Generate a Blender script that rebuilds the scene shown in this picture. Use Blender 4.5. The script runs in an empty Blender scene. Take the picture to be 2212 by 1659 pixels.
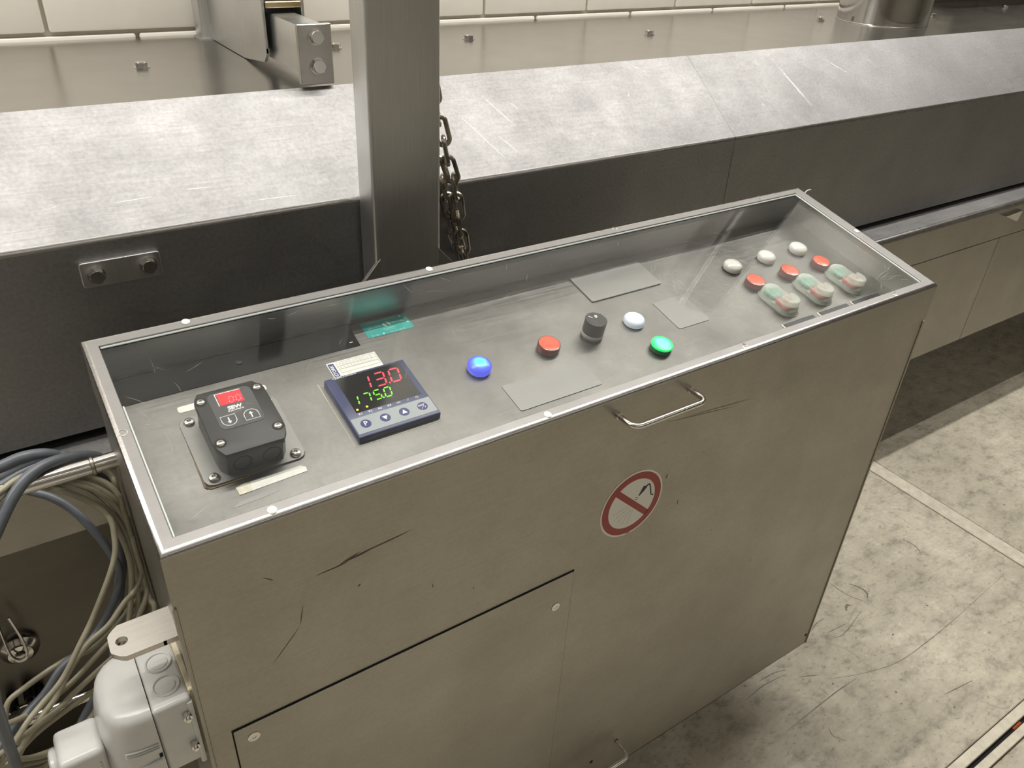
import bpy, bmesh, math, random
from mathutils import Vector, Matrix, Euler

random.seed(7)
scene = bpy.context.scene
COL = scene.collection
PI = math.pi
ZO = 0.93            # height of the lid's front edge above the floor; geometry, mostly baked from image pixels, is written relative to that edge

# ------------------------------------------------------------------ camera
cam_d = bpy.data.cameras.new('camera')
cam_d.sensor_fit = 'HORIZONTAL'
cam_d.sensor_width = 36.0
cam_d.lens = 1716.84 / 2212.0 * 36.0
cam_d.clip_start = 0.02
cam = bpy.data.objects.new('camera', cam_d)
COL.objects.link(cam)
_r = Vector((0.83247854, -0.55194726, 0.04830840))
_d = Vector((-0.26172893, -0.46860240, -0.84374745))
_f = Vector((0.48834152, 0.68975794, -0.53456201))
cam.matrix_world = Matrix(((_r.x, -_d.x, -_f.x, -0.03929), (_r.y, -_d.y, -_f.y, -0.52970),
                           (_r.z, -_d.z, -_f.z, 0.47060 + ZO), (0, 0, 0, 1)))
scene.camera = cam

# ------------------------------------------------------------------ view, world, ceiling lamps
vs = scene.view_settings
vs.view_transform = 'Standard'
vs.look = 'None'
vs.gamma = 1.0
vs.use_curve_mapping = False
vs.exposure = -1.0
scene.cycles.max_bounces = 6
scene.cycles.diffuse_bounces = 3
scene.cycles.glossy_bounces = 4
scene.cycles.transparent_max_bounces = 8
scene.cycles.adaptive_threshold = 0.055
scene.cycles.caustics_refractive = False

world = bpy.data.worlds.new('world')
scene.world = world
world.use_nodes = True
world.node_tree.nodes['Background'].inputs['Color'].default_value = (0.9, 0.87, 0.8, 1)
world.node_tree.nodes['Background'].inputs['Strength'].default_value = 0.15

LIGHT_COL = (1.0, 0.97, 0.92)
TUBE_Z = 2.30
ROWS = [(0.435, 31.0), (-2.35, 4.5), (-4.4, 4.5)]      # y of each row of twin tubes, watts of one tube
TUBE_X = [-2.3, -0.75, 0.8, 2.35, 3.9]
for ry, watts in ROWS:
    for tx in TUBE_X:
        for dy, share in ((-0.13, 0.5), (0.13, 1.5)):
            ld = bpy.data.lights.new('tube_light', 'AREA')
            ld.shape = 'RECTANGLE'
            ld.size = 1.45
            ld.size_y = 0.03
            ld.energy = watts * share
            ld.color = LIGHT_COL
            lo = bpy.data.objects.new('tube_light', ld)
            lo.location = (tx, ry + dy, TUBE_Z + ZO)
            COL.objects.link(lo)

# ------------------------------------------------------------------ helpers: materials
MATS = {}


def _nt(name):
    m = bpy.data.materials.new(name)
    m.use_nodes = True
    nt = m.node_tree
    b = nt.nodes['Principled BSDF']
    return m, nt, b


def lk(nt, a, ao, b, bi):
    nt.links.new(a.outputs[ao], b.inputs[bi])


def noise(nt, coord, scale, detail=5.0, rough=0.55, stretch=(1, 1, 1)):
    mp = nt.nodes.new('ShaderNodeMapping')
    mp.inputs['Scale'].default_value = stretch
    lk(nt, coord, 'Object', mp, 'Vector')
    n = nt.nodes.new('ShaderNodeTexNoise')
    n.inputs['Scale'].default_value = scale
    n.inputs['Detail'].default_value = detail
    n.inputs['Roughness'].default_value = rough
    lk(nt, mp, 'Vector', n, 'Vector')
    return n


def ramp(nt, src, out, stops):
    r = nt.nodes.new('ShaderNodeValToRGB')
    e = r.color_ramp.elements
    while len(e) < len(stops):
        e.new(0.5)
    for el, (p, c) in zip(e, stops):
        el.position = p
        el.color = (c[0], c[1], c[2], 1) if isinstance(c, (tuple, list)) else (c, c, c, 1)
    lk(nt, src, out, r, 'Fac')
    return r


def plain(name, col, rough=0.5, metal=0.0, var=0.0, vscale=20.0, bump=0.0, coat=0.0, spec=0.5, sss=0.0):
    m, nt, b = _nt(name)
    b.inputs['Base Color'].default_value = (*col, 1)
    b.inputs['Roughness'].default_value = rough
    b.inputs['Metallic'].default_value = metal
    b.inputs['Coat Weight'].default_value = coat
    b.inputs['Specular IOR Level'].default_value = spec
    b.inputs['Subsurface Weight'].default_value = sss
    if var or bump:
        tc = nt.nodes.new('ShaderNodeTexCoord')
        n = noise(nt, tc, vscale)
        if var:
            lo = tuple(max(0, c * (1 - var)) for c in col)
            hi = tuple(min(1, c * (1 + var)) for c in col)
            r = ramp(nt, n, 'Fac', [(0.3, lo), (0.7, hi)])
            lk(nt, r, 'Color', b, 'Base Color')
        if bump:
            bp = nt.nodes.new('ShaderNodeBump')
            bp.inputs['Strength'].default_value = bump
            bp.inputs['Distance'].default_value = 0.002
            lk(nt, n, 'Fac', bp, 'Height')
            lk(nt, bp, 'Normal', b, 'Normal')
    MATS[name] = m
    return m


def steel(name, col=(0.56, 0.54, 0.51), rough=0.32, grain=(1, 60, 60), rvar=0.10, cvar=0.10, bump=0.02,
          fleck=0.0, aniso=0.0, arot=0.0):
    """brushed stainless steel: grain stretched along one axis, smudges, fine scratches"""
    m, nt, b = _nt(name)
    b.inputs['Metallic'].default_value = 1.0
    tc = nt.nodes.new('ShaderNodeTexCoord')
    g = noise(nt, tc, 8.0, 4.0, 0.6, grain)
    s = noise(nt, tc, 5.0, 4.0, 0.62)
    lo = tuple(c * (1 - cvar) for c in col)
    hi = tuple(min(1, c * (1 + cvar)) for c in col)
    c1 = ramp(nt, s, 'Fac', [(0.32, lo), (0.68, hi)])
    mix = nt.nodes.new('ShaderNodeMix')
    mix.data_type = 'RGBA'
    mix.blend_type = 'MULTIPLY'
    mix.inputs[0].default_value = 0.35
    cg = ramp(nt, g, 'Fac', [(0.35, 0.78), (0.65, 1.0)])
    nt.links.new(c1.outputs['Color'], mix.inputs[6])
    nt.links.new(cg.outputs['Color'], mix.inputs[7])
    col_out = mix.outputs[2]
    s2 = noise(nt, tc, 11.0, 5.0, 0.7)
    add = nt.nodes.new('ShaderNodeMath')
    add.operation = 'ADD'
    ra = nt.nodes.new('ShaderNodeMapRange')
    ra.inputs['From Min'].default_value = 0.3
    ra.inputs['From Max'].default_value = 0.7
    ra.inputs['To Min'].default_value = rough - rvar * 0.5
    ra.inputs['To Max'].default_value = rough + rvar * 0.5
    lk(nt, s2, 'Fac', ra, 'Value')
    rb = nt.nodes.new('ShaderNodeMapRange')
    rb.inputs['From Min'].default_value = 0.3
    rb.inputs['From Max'].default_value = 0.7
    rb.inputs['To Min'].default_value = -rvar * 0.4
    rb.inputs['To Max'].default_value = rvar * 0.4
    lk(nt, g, 'Fac', rb, 'Value')
    lk(nt, ra, 'Result', add, 0)
    nt.links.new(rb.outputs['Result'], add.inputs[1])
    nt.links.new(add.outputs[0], b.inputs['Roughness'])
    if bump > 0.01:
        bp = nt.nodes.new('ShaderNodeBump')
        bp.inputs['Strength'].default_value = bump
        bp.inputs['Distance'].default_value = 0.001
        lk(nt, g, 'Fac', bp, 'Height')
        lk(nt, bp, 'Normal', b, 'Normal')
    if fleck:
        fn = noise(nt, tc, 200.0, 2.0, 0.6, (1, 1, 1))
        fr_ = ramp(nt, fn, 'Fac', [(0.30, 1 - fleck), (0.50, 1.0), (0.72, 1 + fleck)])
        mf = nt.nodes.new('ShaderNodeMix')
        mf.data_type = 'RGBA'
        mf.blend_type = 'MULTIPLY'
        mf.inputs[0].default_value = 1.0
        nt.links.new(col_out, mf.inputs[6])
        nt.links.new(fr_.outputs['Color'], mf.inputs[7])
        col_out = mf.outputs[2]
    nt.links.new(col_out, b.inputs['Base Color'])
    if aniso:
        b.inputs['Anisotropic'].default_value = aniso
        b.inputs['Anisotropic Rotation'].default_value = arot
    MATS[name] = m
    return m


def emit(name, col, strength, base=(0.02, 0.02, 0.02), rough=0.3):
    m, nt, b = _nt(name)
    b.inputs['Base Color'].default_value = (*base, 1)
    b.inputs['Roughness'].default_value = rough
    b.inputs['Emission Color'].default_value = (*col, 1)
    b.inputs['Emission Strength'].default_value = strength
    MATS[name] = m
    return m


def lens_emit(name, core, edge, s_core, s_edge, base, radius=0.0145, inner=0.25):
    """a lit lamp lens: the LED sits under its middle, so the lens shines most there"""
    m, nt, b = _nt(name)
    b.inputs['Base Color'].default_value = (*base, 1)
    b.inputs['Roughness'].default_value = 0.25
    tc = nt.nodes.new('ShaderNodeTexCoord')
    sep = nt.nodes.new('ShaderNodeSeparateXYZ')
    lk(nt, tc, 'Object', sep, 'Vector')
    cmb = nt.nodes.new('ShaderNodeCombineXYZ')
    lk(nt, sep, 'X', cmb, 'X')
    lk(nt, sep, 'Y', cmb, 'Y')
    ln = nt.nodes.new('ShaderNodeVectorMath')
    ln.operation = 'LENGTH'
    lk(nt, cmb, 'Vector', ln, 0)
    mr = nt.nodes.new('ShaderNodeMapRange')
    mr.interpolation_type = 'SMOOTHSTEP'
    mr.inputs['From Min'].default_value = radius * inner
    mr.inputs['From Max'].default_value = radius
    nt.links.new(ln.outputs['Value'], mr.inputs['Value'])
    mc = nt.nodes.new('ShaderNodeMix')
    mc.data_type = 'RGBA'
    lk(nt, mr, 'Result', mc, 0)
    mc.inputs[6].default_value = (*core, 1)
    mc.inputs[7].default_value = (*edge, 1)
    nt.links.new(mc.outputs[2], b.inputs['Emission Color'])
    st = nt.nodes.new('ShaderNodeMapRange')
    st.inputs['To Min'].default_value = s_core
    st.inputs['To Max'].default_value = s_edge
    lk(nt, mr, 'Result', st, 'Value')
    lk(nt, st, 'Result', b, 'Emission Strength')
    MATS[name] = m
    return m


def clear(name, tint, haze, gloss_rough=0.06, ior=1.45, haze_col=(0.8, 0.82, 0.8), hz_scale=6.0, trans=0.0):
    """thin clear plastic: see-through, mirror-like by Fresnel, with a worn hazy film"""
    m = bpy.data.materials.new(name)
    m.use_nodes = True
    nt = m.node_tree
    nt.nodes.clear()
    out = nt.nodes.new('ShaderNodeOutputMaterial')
    tr = nt.nodes.new('ShaderNodeBsdfTransparent')
    tr.inputs['Color'].default_value = (*tint, 1)
    gl = nt.nodes.new('ShaderNodeBsdfGlossy')
    gl.inputs['Roughness'].default_value = gloss_rough
    gl.inputs['Color'].default_value = (0.95, 0.95, 0.95, 1)
    fr = nt.nodes.new('ShaderNodeFresnel')
    fr.inputs['IOR'].default_value = ior
    df = nt.nodes.new('ShaderNodeBsdfDiffuse')
    df.inputs['Color'].default_value = (*haze_col, 1)
    m1 = nt.nodes.new('ShaderNodeMixShader')
    m2 = nt.nodes.new('ShaderNodeMixShader')
    # a thin sheet: both faces reflect like air-to-plastic
    ge = nt.nodes.new('ShaderNodeNewGeometry')
    im = nt.nodes.new('ShaderNodeMapRange')
    im.inputs['To Min'].default_value = ior
    im.inputs['To Max'].default_value = 1.0 / ior
    lk(nt, ge, 'Backfacing', im, 'Value')
    lk(nt, im, 'Result', fr, 'IOR')
    lk(nt, fr, 'Fac', m1, 'Fac')
    nt.links.new(tr.outputs[0], m1.inputs[1])
    nt.links.new(gl.outputs[0], m1.inputs[2])
    tc = nt.nodes.new('ShaderNodeTexCoord')
    hz = noise(nt, tc, hz_scale, 4.0)
    mr = nt.nodes.new('ShaderNodeMapRange')
    mr.inputs['From Min'].default_value = 0.35
    mr.inputs['From Max'].default_value = 0.75
    mr.inputs['To Min'].default_value = haze * 0.5
    mr.inputs['To Max'].default_value = haze * 1.5
    lk(nt, hz, 'Fac', mr, 'Value')
    fac = mr.outputs['Result']
    nt.links.new(fac, m2.inputs['Fac'])
    nt.links.new(m1.outputs[0], m2.inputs[1])
    film = df
    if trans:
        tl = nt.nodes.new('ShaderNodeBsdfTranslucent')
        tl.inputs['Color'].default_value = (*haze_col, 1)
        film = nt.nodes.new('ShaderNodeMixShader')
        film.inputs['Fac'].default_value = trans
        nt.links.new(df.outputs[0], film.inputs[1])
        nt.links.new(tl.outputs[0], film.inputs[2])
    nt.links.new(film.outputs[0], m2.inputs[2])
    nt.links.new(m2.outputs[0], out.inputs['Surface'])
    MATS[name] = m
    return m


# ------------------------------------------------------------------ materials
S_BOX = steel('steel_box_front', (0.37, 0.352, 0.312), 0.40, (2, 60, 60), 0.10, 0.10, 0.0, fleck=0.04)
S_RIM = steel('steel_rim', (0.25, 0.244, 0.237), 0.50, (2, 50, 50), 0.10, 0.08, 0.004)
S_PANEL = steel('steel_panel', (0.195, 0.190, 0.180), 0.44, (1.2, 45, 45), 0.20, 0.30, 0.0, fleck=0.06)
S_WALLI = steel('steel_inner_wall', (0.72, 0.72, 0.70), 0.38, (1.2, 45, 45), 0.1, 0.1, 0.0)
S_EDGE = steel('steel_fold_highlight_scratch', (0.52, 0.51, 0.50), 0.28, (1.2, 45, 45), 0.06, 0.06, 0.0)  # lighter steel paints the highlight along folds and edges; also used for scratches
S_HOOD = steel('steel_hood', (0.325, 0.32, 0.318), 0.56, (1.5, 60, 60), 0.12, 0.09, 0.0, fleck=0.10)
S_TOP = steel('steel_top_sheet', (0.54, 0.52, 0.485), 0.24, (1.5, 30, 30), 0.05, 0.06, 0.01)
S_COL = steel('steel_column', (0.68, 0.68, 0.665), 0.38, (60, 60, 1.5), 0.08, 0.07, 0.02)
S_DUCT = steel('steel_duct', (0.62, 0.61, 0.60), 0.10, (40, 40, 1.0), 0.06, 0.05, 0.02)
S_PLATE = steel('steel_plate', (0.58, 0.56, 0.53), 0.38, (3, 60, 60), 0.10, 0.10, 0.02)
S_DULL = steel('steel_dull_plate', (0.235, 0.232, 0.225), 0.48, (4, 30, 30), 0.06, 0.05, 0.004)
S_CHROME = steel('steel_polished', (0.70, 0.68, 0.65), 0.16, (10, 10, 10), 0.05, 0.04, 0.0)
S_BOLT = steel('steel_bolt', (0.74, 0.72, 0.69), 0.20, (20, 20, 20), 0.1, 0.08, 0.02)
S_CHAIN = steel('steel_chain_tarnished', (0.44, 0.40, 0.34), 0.30, (15, 15, 15), 0.2, 0.35, 0.05)
S_CAB_SHADED = steel('steel_cabinet_shaded', (0.16, 0.15, 0.13), 0.34, (2, 8, 8), 0.03, 0.05, 0.0)  # cabinet steel darkened, shade and dark reflections put into its colour
S_CAB = steel('steel_cabinet', (0.37, 0.352, 0.315), 0.38, (2, 40, 40), 0.1, 0.08, 0.02)
BRASS = steel('brass_bar', (0.62, 0.50, 0.30), 0.35, (10, 10, 10), 0.1, 0.15, 0.02)
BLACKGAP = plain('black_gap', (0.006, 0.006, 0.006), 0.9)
BLK_PL = plain('black_plastic', (0.012, 0.012, 0.0125), 0.40, var=0.08, vscale=60, spec=0.4)
BLK_MEM = plain('dark_grey_membrane', (0.045, 0.045, 0.048), 0.5, var=0.1, vscale=90)
BLK_TAPE = plain('black_glossy_strip', (0.007, 0.007, 0.0075), 0.14, var=0.3, vscale=30)
BLK_LAB = plain('black_worn_label', (0.022, 0.022, 0.026), 0.35, var=0.8, vscale=300)
BLK_INK = plain('black_ink', (0.012, 0.012, 0.012), 0.5)
NAVY = plain('navy_plastic', (0.026, 0.036, 0.115), 0.32, var=0.1, vscale=40)
NAVY_D = plain('navy_print', (0.030, 0.036, 0.16), 0.35)
SCREEN = plain('black_screen', (0.006, 0.007, 0.007), 0.10, coat=0.2)
KEYGREY = plain('grey_keypad', (0.33, 0.36, 0.38), 0.4)
WHITE_INK = plain('white_ink', (0.80, 0.80, 0.78), 0.5)
GREY_INK = plain('grey_ink', (0.26, 0.27, 0.29), 0.6)
WHITE_LAB = plain('white_label', (0.72, 0.71, 0.66), 0.45, var=0.06, vscale=120)
CREAM_LAB = plain('cream_worn_label', (0.66, 0.62, 0.50), 0.5, var=0.18, vscale=160)
TEAL = plain('teal_sticker', (0.025, 0.32, 0.285), 0.4, var=0.08, vscale=60)
TEAL_INK = plain('pale_teal_ink', (0.46, 0.66, 0.60), 0.5)
SIGN_W = plain('sign_white', (0.74, 0.72, 0.66), 0.4)
SIGN_R = plain('sign_red', (0.30, 0.028, 0.018), 0.4)
RED_LENS = plain('red_lens', (0.80, 0.085, 0.03), 0.22, coat=0.4)
RED_SIDE = plain('dark_red_lens_side', (0.16, 0.018, 0.016), 0.2, coat=0.4)
WHITE_LENS = plain('milky_lens', (0.72, 0.71, 0.66), 0.22, coat=0.4, sss=0.1)
BLUE_SIDE = plain('milky_blue_lens_side', (0.25, 0.28, 0.75), 0.3)
GREEN_SIDE = plain('dark_green_lens_side', (0.01, 0.16, 0.06), 0.25)
GREY_RING = plain('grey_ring', (0.34, 0.34, 0.33), 0.4)
BLUE_L = lens_emit('blue_lamp_lit', (0.02, 0.55, 1.0), (0.10, 0.13, 1.0), 6.0, 1.5, (0.05, 0.06, 0.3), 0.013, 0.15)
WHITE_L = lens_emit('white_lamp_lit', (0.85, 0.94, 1.0), (0.6, 0.75, 1.0), 8.0, 0.5, (0.6, 0.62, 0.62), 0.0135, 0.12)
GREEN_L = lens_emit('green_lamp_lit', (0.20, 1.0, 0.85), (0.0, 0.85, 0.16), 3.2, 2.2, (0.01, 0.2, 0.08), 0.0135, 0.45)
DIG_R = emit('red_led', (1.0, 0.035, 0.07), 4.5)
DIG_G = emit('green_led', (0.22, 1.0, 0.0), 3.0)
LED_O = emit('orange_led', (1.0, 0.50, 0.02), 5.0)
DISP_R = emit('red_display_window', (1.0, 0.01, 0.03), 1.7, (0.3, 0.01, 0.01), 0.15)
DISP_DG = emit('red_display_digit', (1.0, 0.20, 0.26), 2.2)
BOOT = clear('milky_silicone_boot', (0.95, 0.97, 0.94), 0.52, 0.25, 1.3, (0.90, 0.93, 0.88), hz_scale=30, trans=0.5)
SCRATCH = clear('pale_scratch', (0.95, 0.95, 0.95), 0.35, 0.3, 1.2, (0.9, 0.9, 0.88), hz_scale=200)
BTN_G = plain('green_button', (0.05, 0.27, 0.19), 0.4)
BTN_R = plain('red_button', (0.62, 0.03, 0.03), 0.4)
BTN_BASE = plain('pale_grey_button_base', (0.5, 0.52, 0.47), 0.4)
COVER = clear('scratched_clear_cover', (0.985, 0.99, 0.985), 0.007, 0.03, 1.20, (0.86, 0.86, 0.84), hz_scale=5)
SEAL = plain('white_sealant', (0.62, 0.66, 0.64), 0.4)
FILLER = plain('white_rivet_plug', (0.66, 0.70, 0.67), 0.35)
CAB_GREY = plain('grey_blue_cable', (0.12, 0.132, 0.15), 0.36, var=0.15, vscale=40)
CAB_BEIGE = plain('beige_cable', (0.36, 0.33, 0.24), 0.42, var=0.15, vscale=40)
PLUG_W = plain('white_plastic_housing', (0.60, 0.595, 0.575), 0.28, var=0.05, vscale=30, coat=0.2)
PLUG_Y = plain('yellowed_foam_strip', (0.66, 0.60, 0.43), 0.6, var=0.15, vscale=50)
YELLOW = plain('yellow_plastic', (0.62, 0.46, 0.01), 0.4)
WALL_P = plain('cream_painted_block', (0.91, 0.872, 0.80), 0.42, var=0.05, vscale=6, bump=0.06)
MORTAR = plain('pale_mortar_joint', (0.52, 0.48, 0.40), 0.8, var=0.1, vscale=40)
CEIL = plain('ceiling_paint', (0.50, 0.48, 0.44), 0.8, var=0.03, vscale=3)
ROOMW = plain('room_wall_paint', (0.30, 0.28, 0.24), 0.6, var=0.05, vscale=3)
LAMP_H = plain('lamp_housing_white', (0.8, 0.8, 0.78), 0.4)
JOINT_M = plain('pale_floor_joint', (0.60, 0.555, 0.45), 0.7, var=0.14, vscale=50, bump=0.15)
STAIN = plain('brown_grease', (0.16, 0.11, 0.04), 0.3, var=0.5, vscale=120)
SCUFF = plain('dark_scuff', (0.11, 0.10, 0.083), 0.6)
FSCUFF = plain('floor_scuff', (0.20, 0.175, 0.14), 0.7, var=0.3, vscale=200)
RUST = plain('orange_rust_bit', (0.30, 0.06, 0.015), 0.7, var=0.3, vscale=80)


def concrete():
    m, nt, b = _nt('worn_concrete')
    tc = nt.nodes.new('ShaderNodeTexCoord')
    big = noise(nt, tc, 2.6, 5.0, 0.62)
    mid = noise(nt, tc, 17.0, 6.0, 0.70, (1, 1.6, 1))
    spk = noise(nt, tc, 75.0, 3.0, 0.6, (1, 1.7, 1))
    c1 = ramp(nt, big, 'Fac', [(0.30, (0.36, 0.325, 0.255)), (0.52, (0.52, 0.475, 0.375)), (0.72, (0.66, 0.61, 0.49))])
    c2 = ramp(nt, mid, 'Fac', [(0.28, 0.50), (0.48, 0.96), (0.75, 1.20)])
    c3 = ramp(nt, spk, 'Fac', [(0.28, 0.40), (0.40, 0.95), (0.60, 1.0), (0.74, 1.32)])
    mx = nt.nodes.new('ShaderNodeMix'); mx.data_type = 'RGBA'; mx.blend_type = 'MULTIPLY'; mx.inputs[0].default_value = 0.8
    nt.links.new(c1.outputs[0], mx.inputs[6]); nt.links.new(c2.outputs[0], mx.inputs[7]); mx.inputs[0].default_value = 0.95
    my = nt.nodes.new('ShaderNodeMix'); my.data_type = 'RGBA'; my.blend_type = 'MULTIPLY'; my.inputs[0].default_value = 0.75
    nt.links.new(mx.outputs[2], my.inputs[6]); nt.links.new(c3.outputs[0], my.inputs[7])
    # scrape lines
    acc = my.outputs[2]
    for k, (sc, st, lvl) in enumerate([(1.3, (1, 2.2, 1), 0.48), (1.8, (2.4, 1, 1), 0.53), (2.6, (1, 1, 1), 0.50)]):
        n = noise(nt, tc, sc, 2.0, 0.45, st)
        sb = nt.nodes.new('ShaderNodeMath'); sb.operation = 'SUBTRACT'; sb.inputs[1].default_value = lvl
        lk(nt, n, 'Fac', sb, 0)
        ab = nt.nodes.new('ShaderNodeMath'); ab.operation = 'ABSOLUTE'
        nt.links.new(sb.outputs[0], ab.inputs[0])
        lt = nt.nodes.new('ShaderNodeMapRange')
        lt.inputs['From Min'].default_value = 0.0; lt.inputs['From Max'].default_value = 0.0035
        lt.inputs['To Min'].default_value = 1.0; lt.inputs['To Max'].default_value = 0.0
        nt.links.new(ab.outputs[0], lt.inputs['Value'])
        mk = noise(nt, tc, 4.0 + k, 2.0)
        gt = nt.nodes.new('ShaderNodeMapRange')
        gt.inputs['From Min'].default_value = 0.5; gt.inputs['From Max'].default_value = 0.65
        gt.inputs['To Max'].default_value = 0.40
        lk(nt, mk, 'Fac', gt, 'Value')
        mu = nt.nodes.new('ShaderNodeMath'); mu.operation = 'MULTIPLY'
        nt.links.new(lt.outputs[0], mu.inputs[0]); nt.links.new(gt.outputs[0], mu.inputs[1])
        mz = nt.nodes.new('ShaderNodeMix'); mz.data_type = 'RGBA'
        nt.links.new(mu.outputs[0], mz.inputs[0]); nt.links.new(acc, mz.inputs[6])
        mz.inputs[7].default_value = (0.15, 0.135, 0.11, 1)
        acc = mz.outputs[2]
    nt.links.new(acc, b.inputs['Base Color'])
    b.inputs['Roughness'].default_value = 0.62
    bp = nt.nodes.new('ShaderNodeBump')
    bp.inputs['Strength'].default_value = 0.25
    bp.inputs['Distance'].default_value = 0.003
    lk(nt, mid, 'Fac', bp, 'Height')
    lk(nt, bp, 'Normal', b, 'Normal')
    return m


CONCRETE = concrete()

# ------------------------------------------------------------------ helpers: geometry
TILT = 0.2213447                      # the lid slopes 12.7 degrees towards the operator
DEPTH = 0.283427                      # depth of the lid along its slope
LEN = 1.093                           # length of the control box
LID = Matrix.Rotation(TILT, 4, 'X')   # lid frame (u along the box, v up the slope, w out of the lid)
PW = -0.050                           # the control panel lies 50 mm under the lid


def lidp(u, v, w=0.0):
    return LID @ Vector((u, v, w))


def box(bm, x0, x1, y0, y1, z0, z1, bev=0.0, seg=2):
    vs_ = [bm.verts.new(p) for p in ((x0, y0, z0), (x1, y0, z0), (x1, y1, z0), (x0, y1, z0),
                                     (x0, y0, z1), (x1, y0, z1), (x1, y1, z1), (x0, y1, z1))]
    fs = [bm.faces.new([vs_[i] for i in f]) for f in
          ((3, 2, 1, 0), (4, 5, 6, 7), (0, 1, 5, 4), (1, 2, 6, 5), (2, 3, 7, 6), (3, 0, 4, 7))]
    if bev:
        es = list({e for f in fs for e in f.edges})
        bmesh.ops.bevel(bm, geom=es, offset=bev, segments=seg, profile=0.5, affect='EDGES')
    return bm


def prism(bm, pts, z0, z1, bev=0.0, seg=2, both=False):
    """extrude a 2D outline (counter-clockwise) from z0 to z1"""
    lo = [bm.verts.new((x, y, z0)) for x, y in pts]
    hi = [bm.verts.new((x, y, z1)) for x, y in pts]
    n = len(pts)
    bm.faces.new(list(reversed(lo)))
    top = bm.faces.new(hi)
    for i in range(n):
        bm.faces.new((lo[i], lo[(i + 1) % n], hi[(i + 1) % n], hi[i]))
    if bev:
        bmesh.ops.bevel(bm, geom=list(top.edges), offset=bev, segments=seg, profile=0.5, affect='EDGES')
    return bm


def rrect(x0, x1, y0, y1, r, n=5):
    out = []
    for cx, cy, a0 in ((x1 - r, y0 + r, -PI / 2), (x1 - r, y1 - r, 0), (x0 + r, y1 - r, PI / 2), (x0 + r, y0 + r, PI)):
        for k in range(n + 1):
            a = a0 + PI / 2 * k / n
            out.append((cx + r * math.cos(a), cy + r * math.sin(a)))
    return out


def circ(cx, cy, r, n=32, a0=0.0):
    return [(cx + r * math.cos(a0 + 2 * PI * k / n), cy + r * math.sin(a0 + 2 * PI * k / n)) for k in range(n)]


def stadium(r, h, n=14, taper=0.0):
    """long axis along y, half length h, half width r"""
    out = []
    for k in range(n + 1):
        a = PI * k / n
        out.append((r * math.cos(a), (h - r) + r * math.sin(a)))
    for k in range(n + 1):
        a = PI + PI * k / n
        out.append((r * math.cos(a), -(h - r) + r * math.sin(a)))
    return out


def lathe(bm, prof, n=40, cap=True):
    """revolve (r, z) points about z"""
    rings = []
    for r, z in prof:
        if r < 1e-6:
            rings.append([bm.verts.new((0, 0, z))])
        else:
            rings.append([bm.verts.new((r * math.cos(2 * PI * k / n), r * math.sin(2 * PI * k / n), z)) for k in range(n)])
    for a, b_ in zip(rings, rings[1:]):
        for k in range(n):
            k2 = (k + 1) % n
            if len(a) == 1 and len(b_) == 1:
                continue
            if len(a) == 1:
                bm.faces.new((a[0], b_[k], b_[k2]))
            elif len(b_) == 1:
                bm.faces.new((a[k], a[k2], b_[0]))
            else:
                bm.faces.new((a[k], a[k2], b_[k2], b_[k]))
    if cap and len(rings[0]) > 1:
        bm.faces.new(list(reversed(rings[0])))
    if cap and len(rings[-1]) > 1:
        bm.faces.new(rings[-1])
    return bm


def smooth_path(pts, sub=6, closed=False):
    P = [Vector(p) for p in pts]
    n = len(P)
    out = []
    rng = range(n) if closed else range(n - 1)
    for i in rng:
        if closed:
            p0, p1, p2, p3 = P[(i - 1) % n], P[i], P[(i + 1) % n], P[(i + 2) % n]
        else:
            p0, p1, p2, p3 = P[max(i - 1, 0)], P[i], P[i + 1], P[min(i + 2, n - 1)]
        for k in range(sub):
            t = k / sub
            out.append(0.5 * ((2 * p1) + (p2 - p0) * t + (2 * p0 - 5 * p1 + 4 * p2 - p3) * t * t
                              + (3 * p1 - p0 - 3 * p2 + p3) * t * t * t))
    if not closed:
        out.append(P[-1])
    return out


def tube(bm, pts, r, n=10, closed=False, cap=True):
    P = [Vector(p) for p in pts]
    m = len(P)
    rings = []
    ref = None
    for i in range(m):
        if closed:
            t = (P[(i + 1) % m] - P[(i - 1) % m]).normalized()
        else:
            t = (P[min(i + 1, m - 1)] - P[max(i - 1, 0)]).normalized()
        if ref is None:
            ref = t.orthogonal().normalized()
        ref = (ref - t * ref.dot(t)).normalized()
        bi = t.cross(ref)
        rr = r[i] if isinstance(r, (list, tuple)) else r
        rings.append([bm.verts.new(P[i] + (ref * math.cos(2 * PI * k / n) + bi * math.sin(2 * PI * k / n)) * rr) for k in range(n)])
    lim = m if closed else m - 1
    for i in range(lim):
        a, b_ = rings[i], rings[(i + 1) % m]
        for k in range(n):
            bm.faces.new((a[k], a[(k + 1) % n], b_[(k + 1) % n], b_[k]))
    if cap and not closed:
        bm.faces.new(list(reversed(rings[0])))
        bm.faces.new(rings[-1])
    return bm


def cyl(bm, p0, p1, r, n=20, r1=None):
    P0, P1 = Vector(p0), Vector(p1)
    t = (P1 - P0).normalized()
    a = t.orthogonal().normalized()
    b_ = t.cross(a)
    r1 = r if r1 is None else r1
    lo = [bm.verts.new(P0 + (a * math.cos(2 * PI * k / n) + b_ * math.sin(2 * PI * k / n)) * r) for k in range(n)]
    hi = [bm.verts.new(P1 + (a * math.cos(2 * PI * k / n) + b_ * math.sin(2 * PI * k / n)) * r1) for k in range(n)]
    bm.faces.new(list(reversed(lo)))
    bm.faces.new(hi)
    for k in range(n):
        bm.faces.new((lo[k], lo[(k + 1) % n], hi[(k + 1) % n], hi[k]))
    return bm


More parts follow.
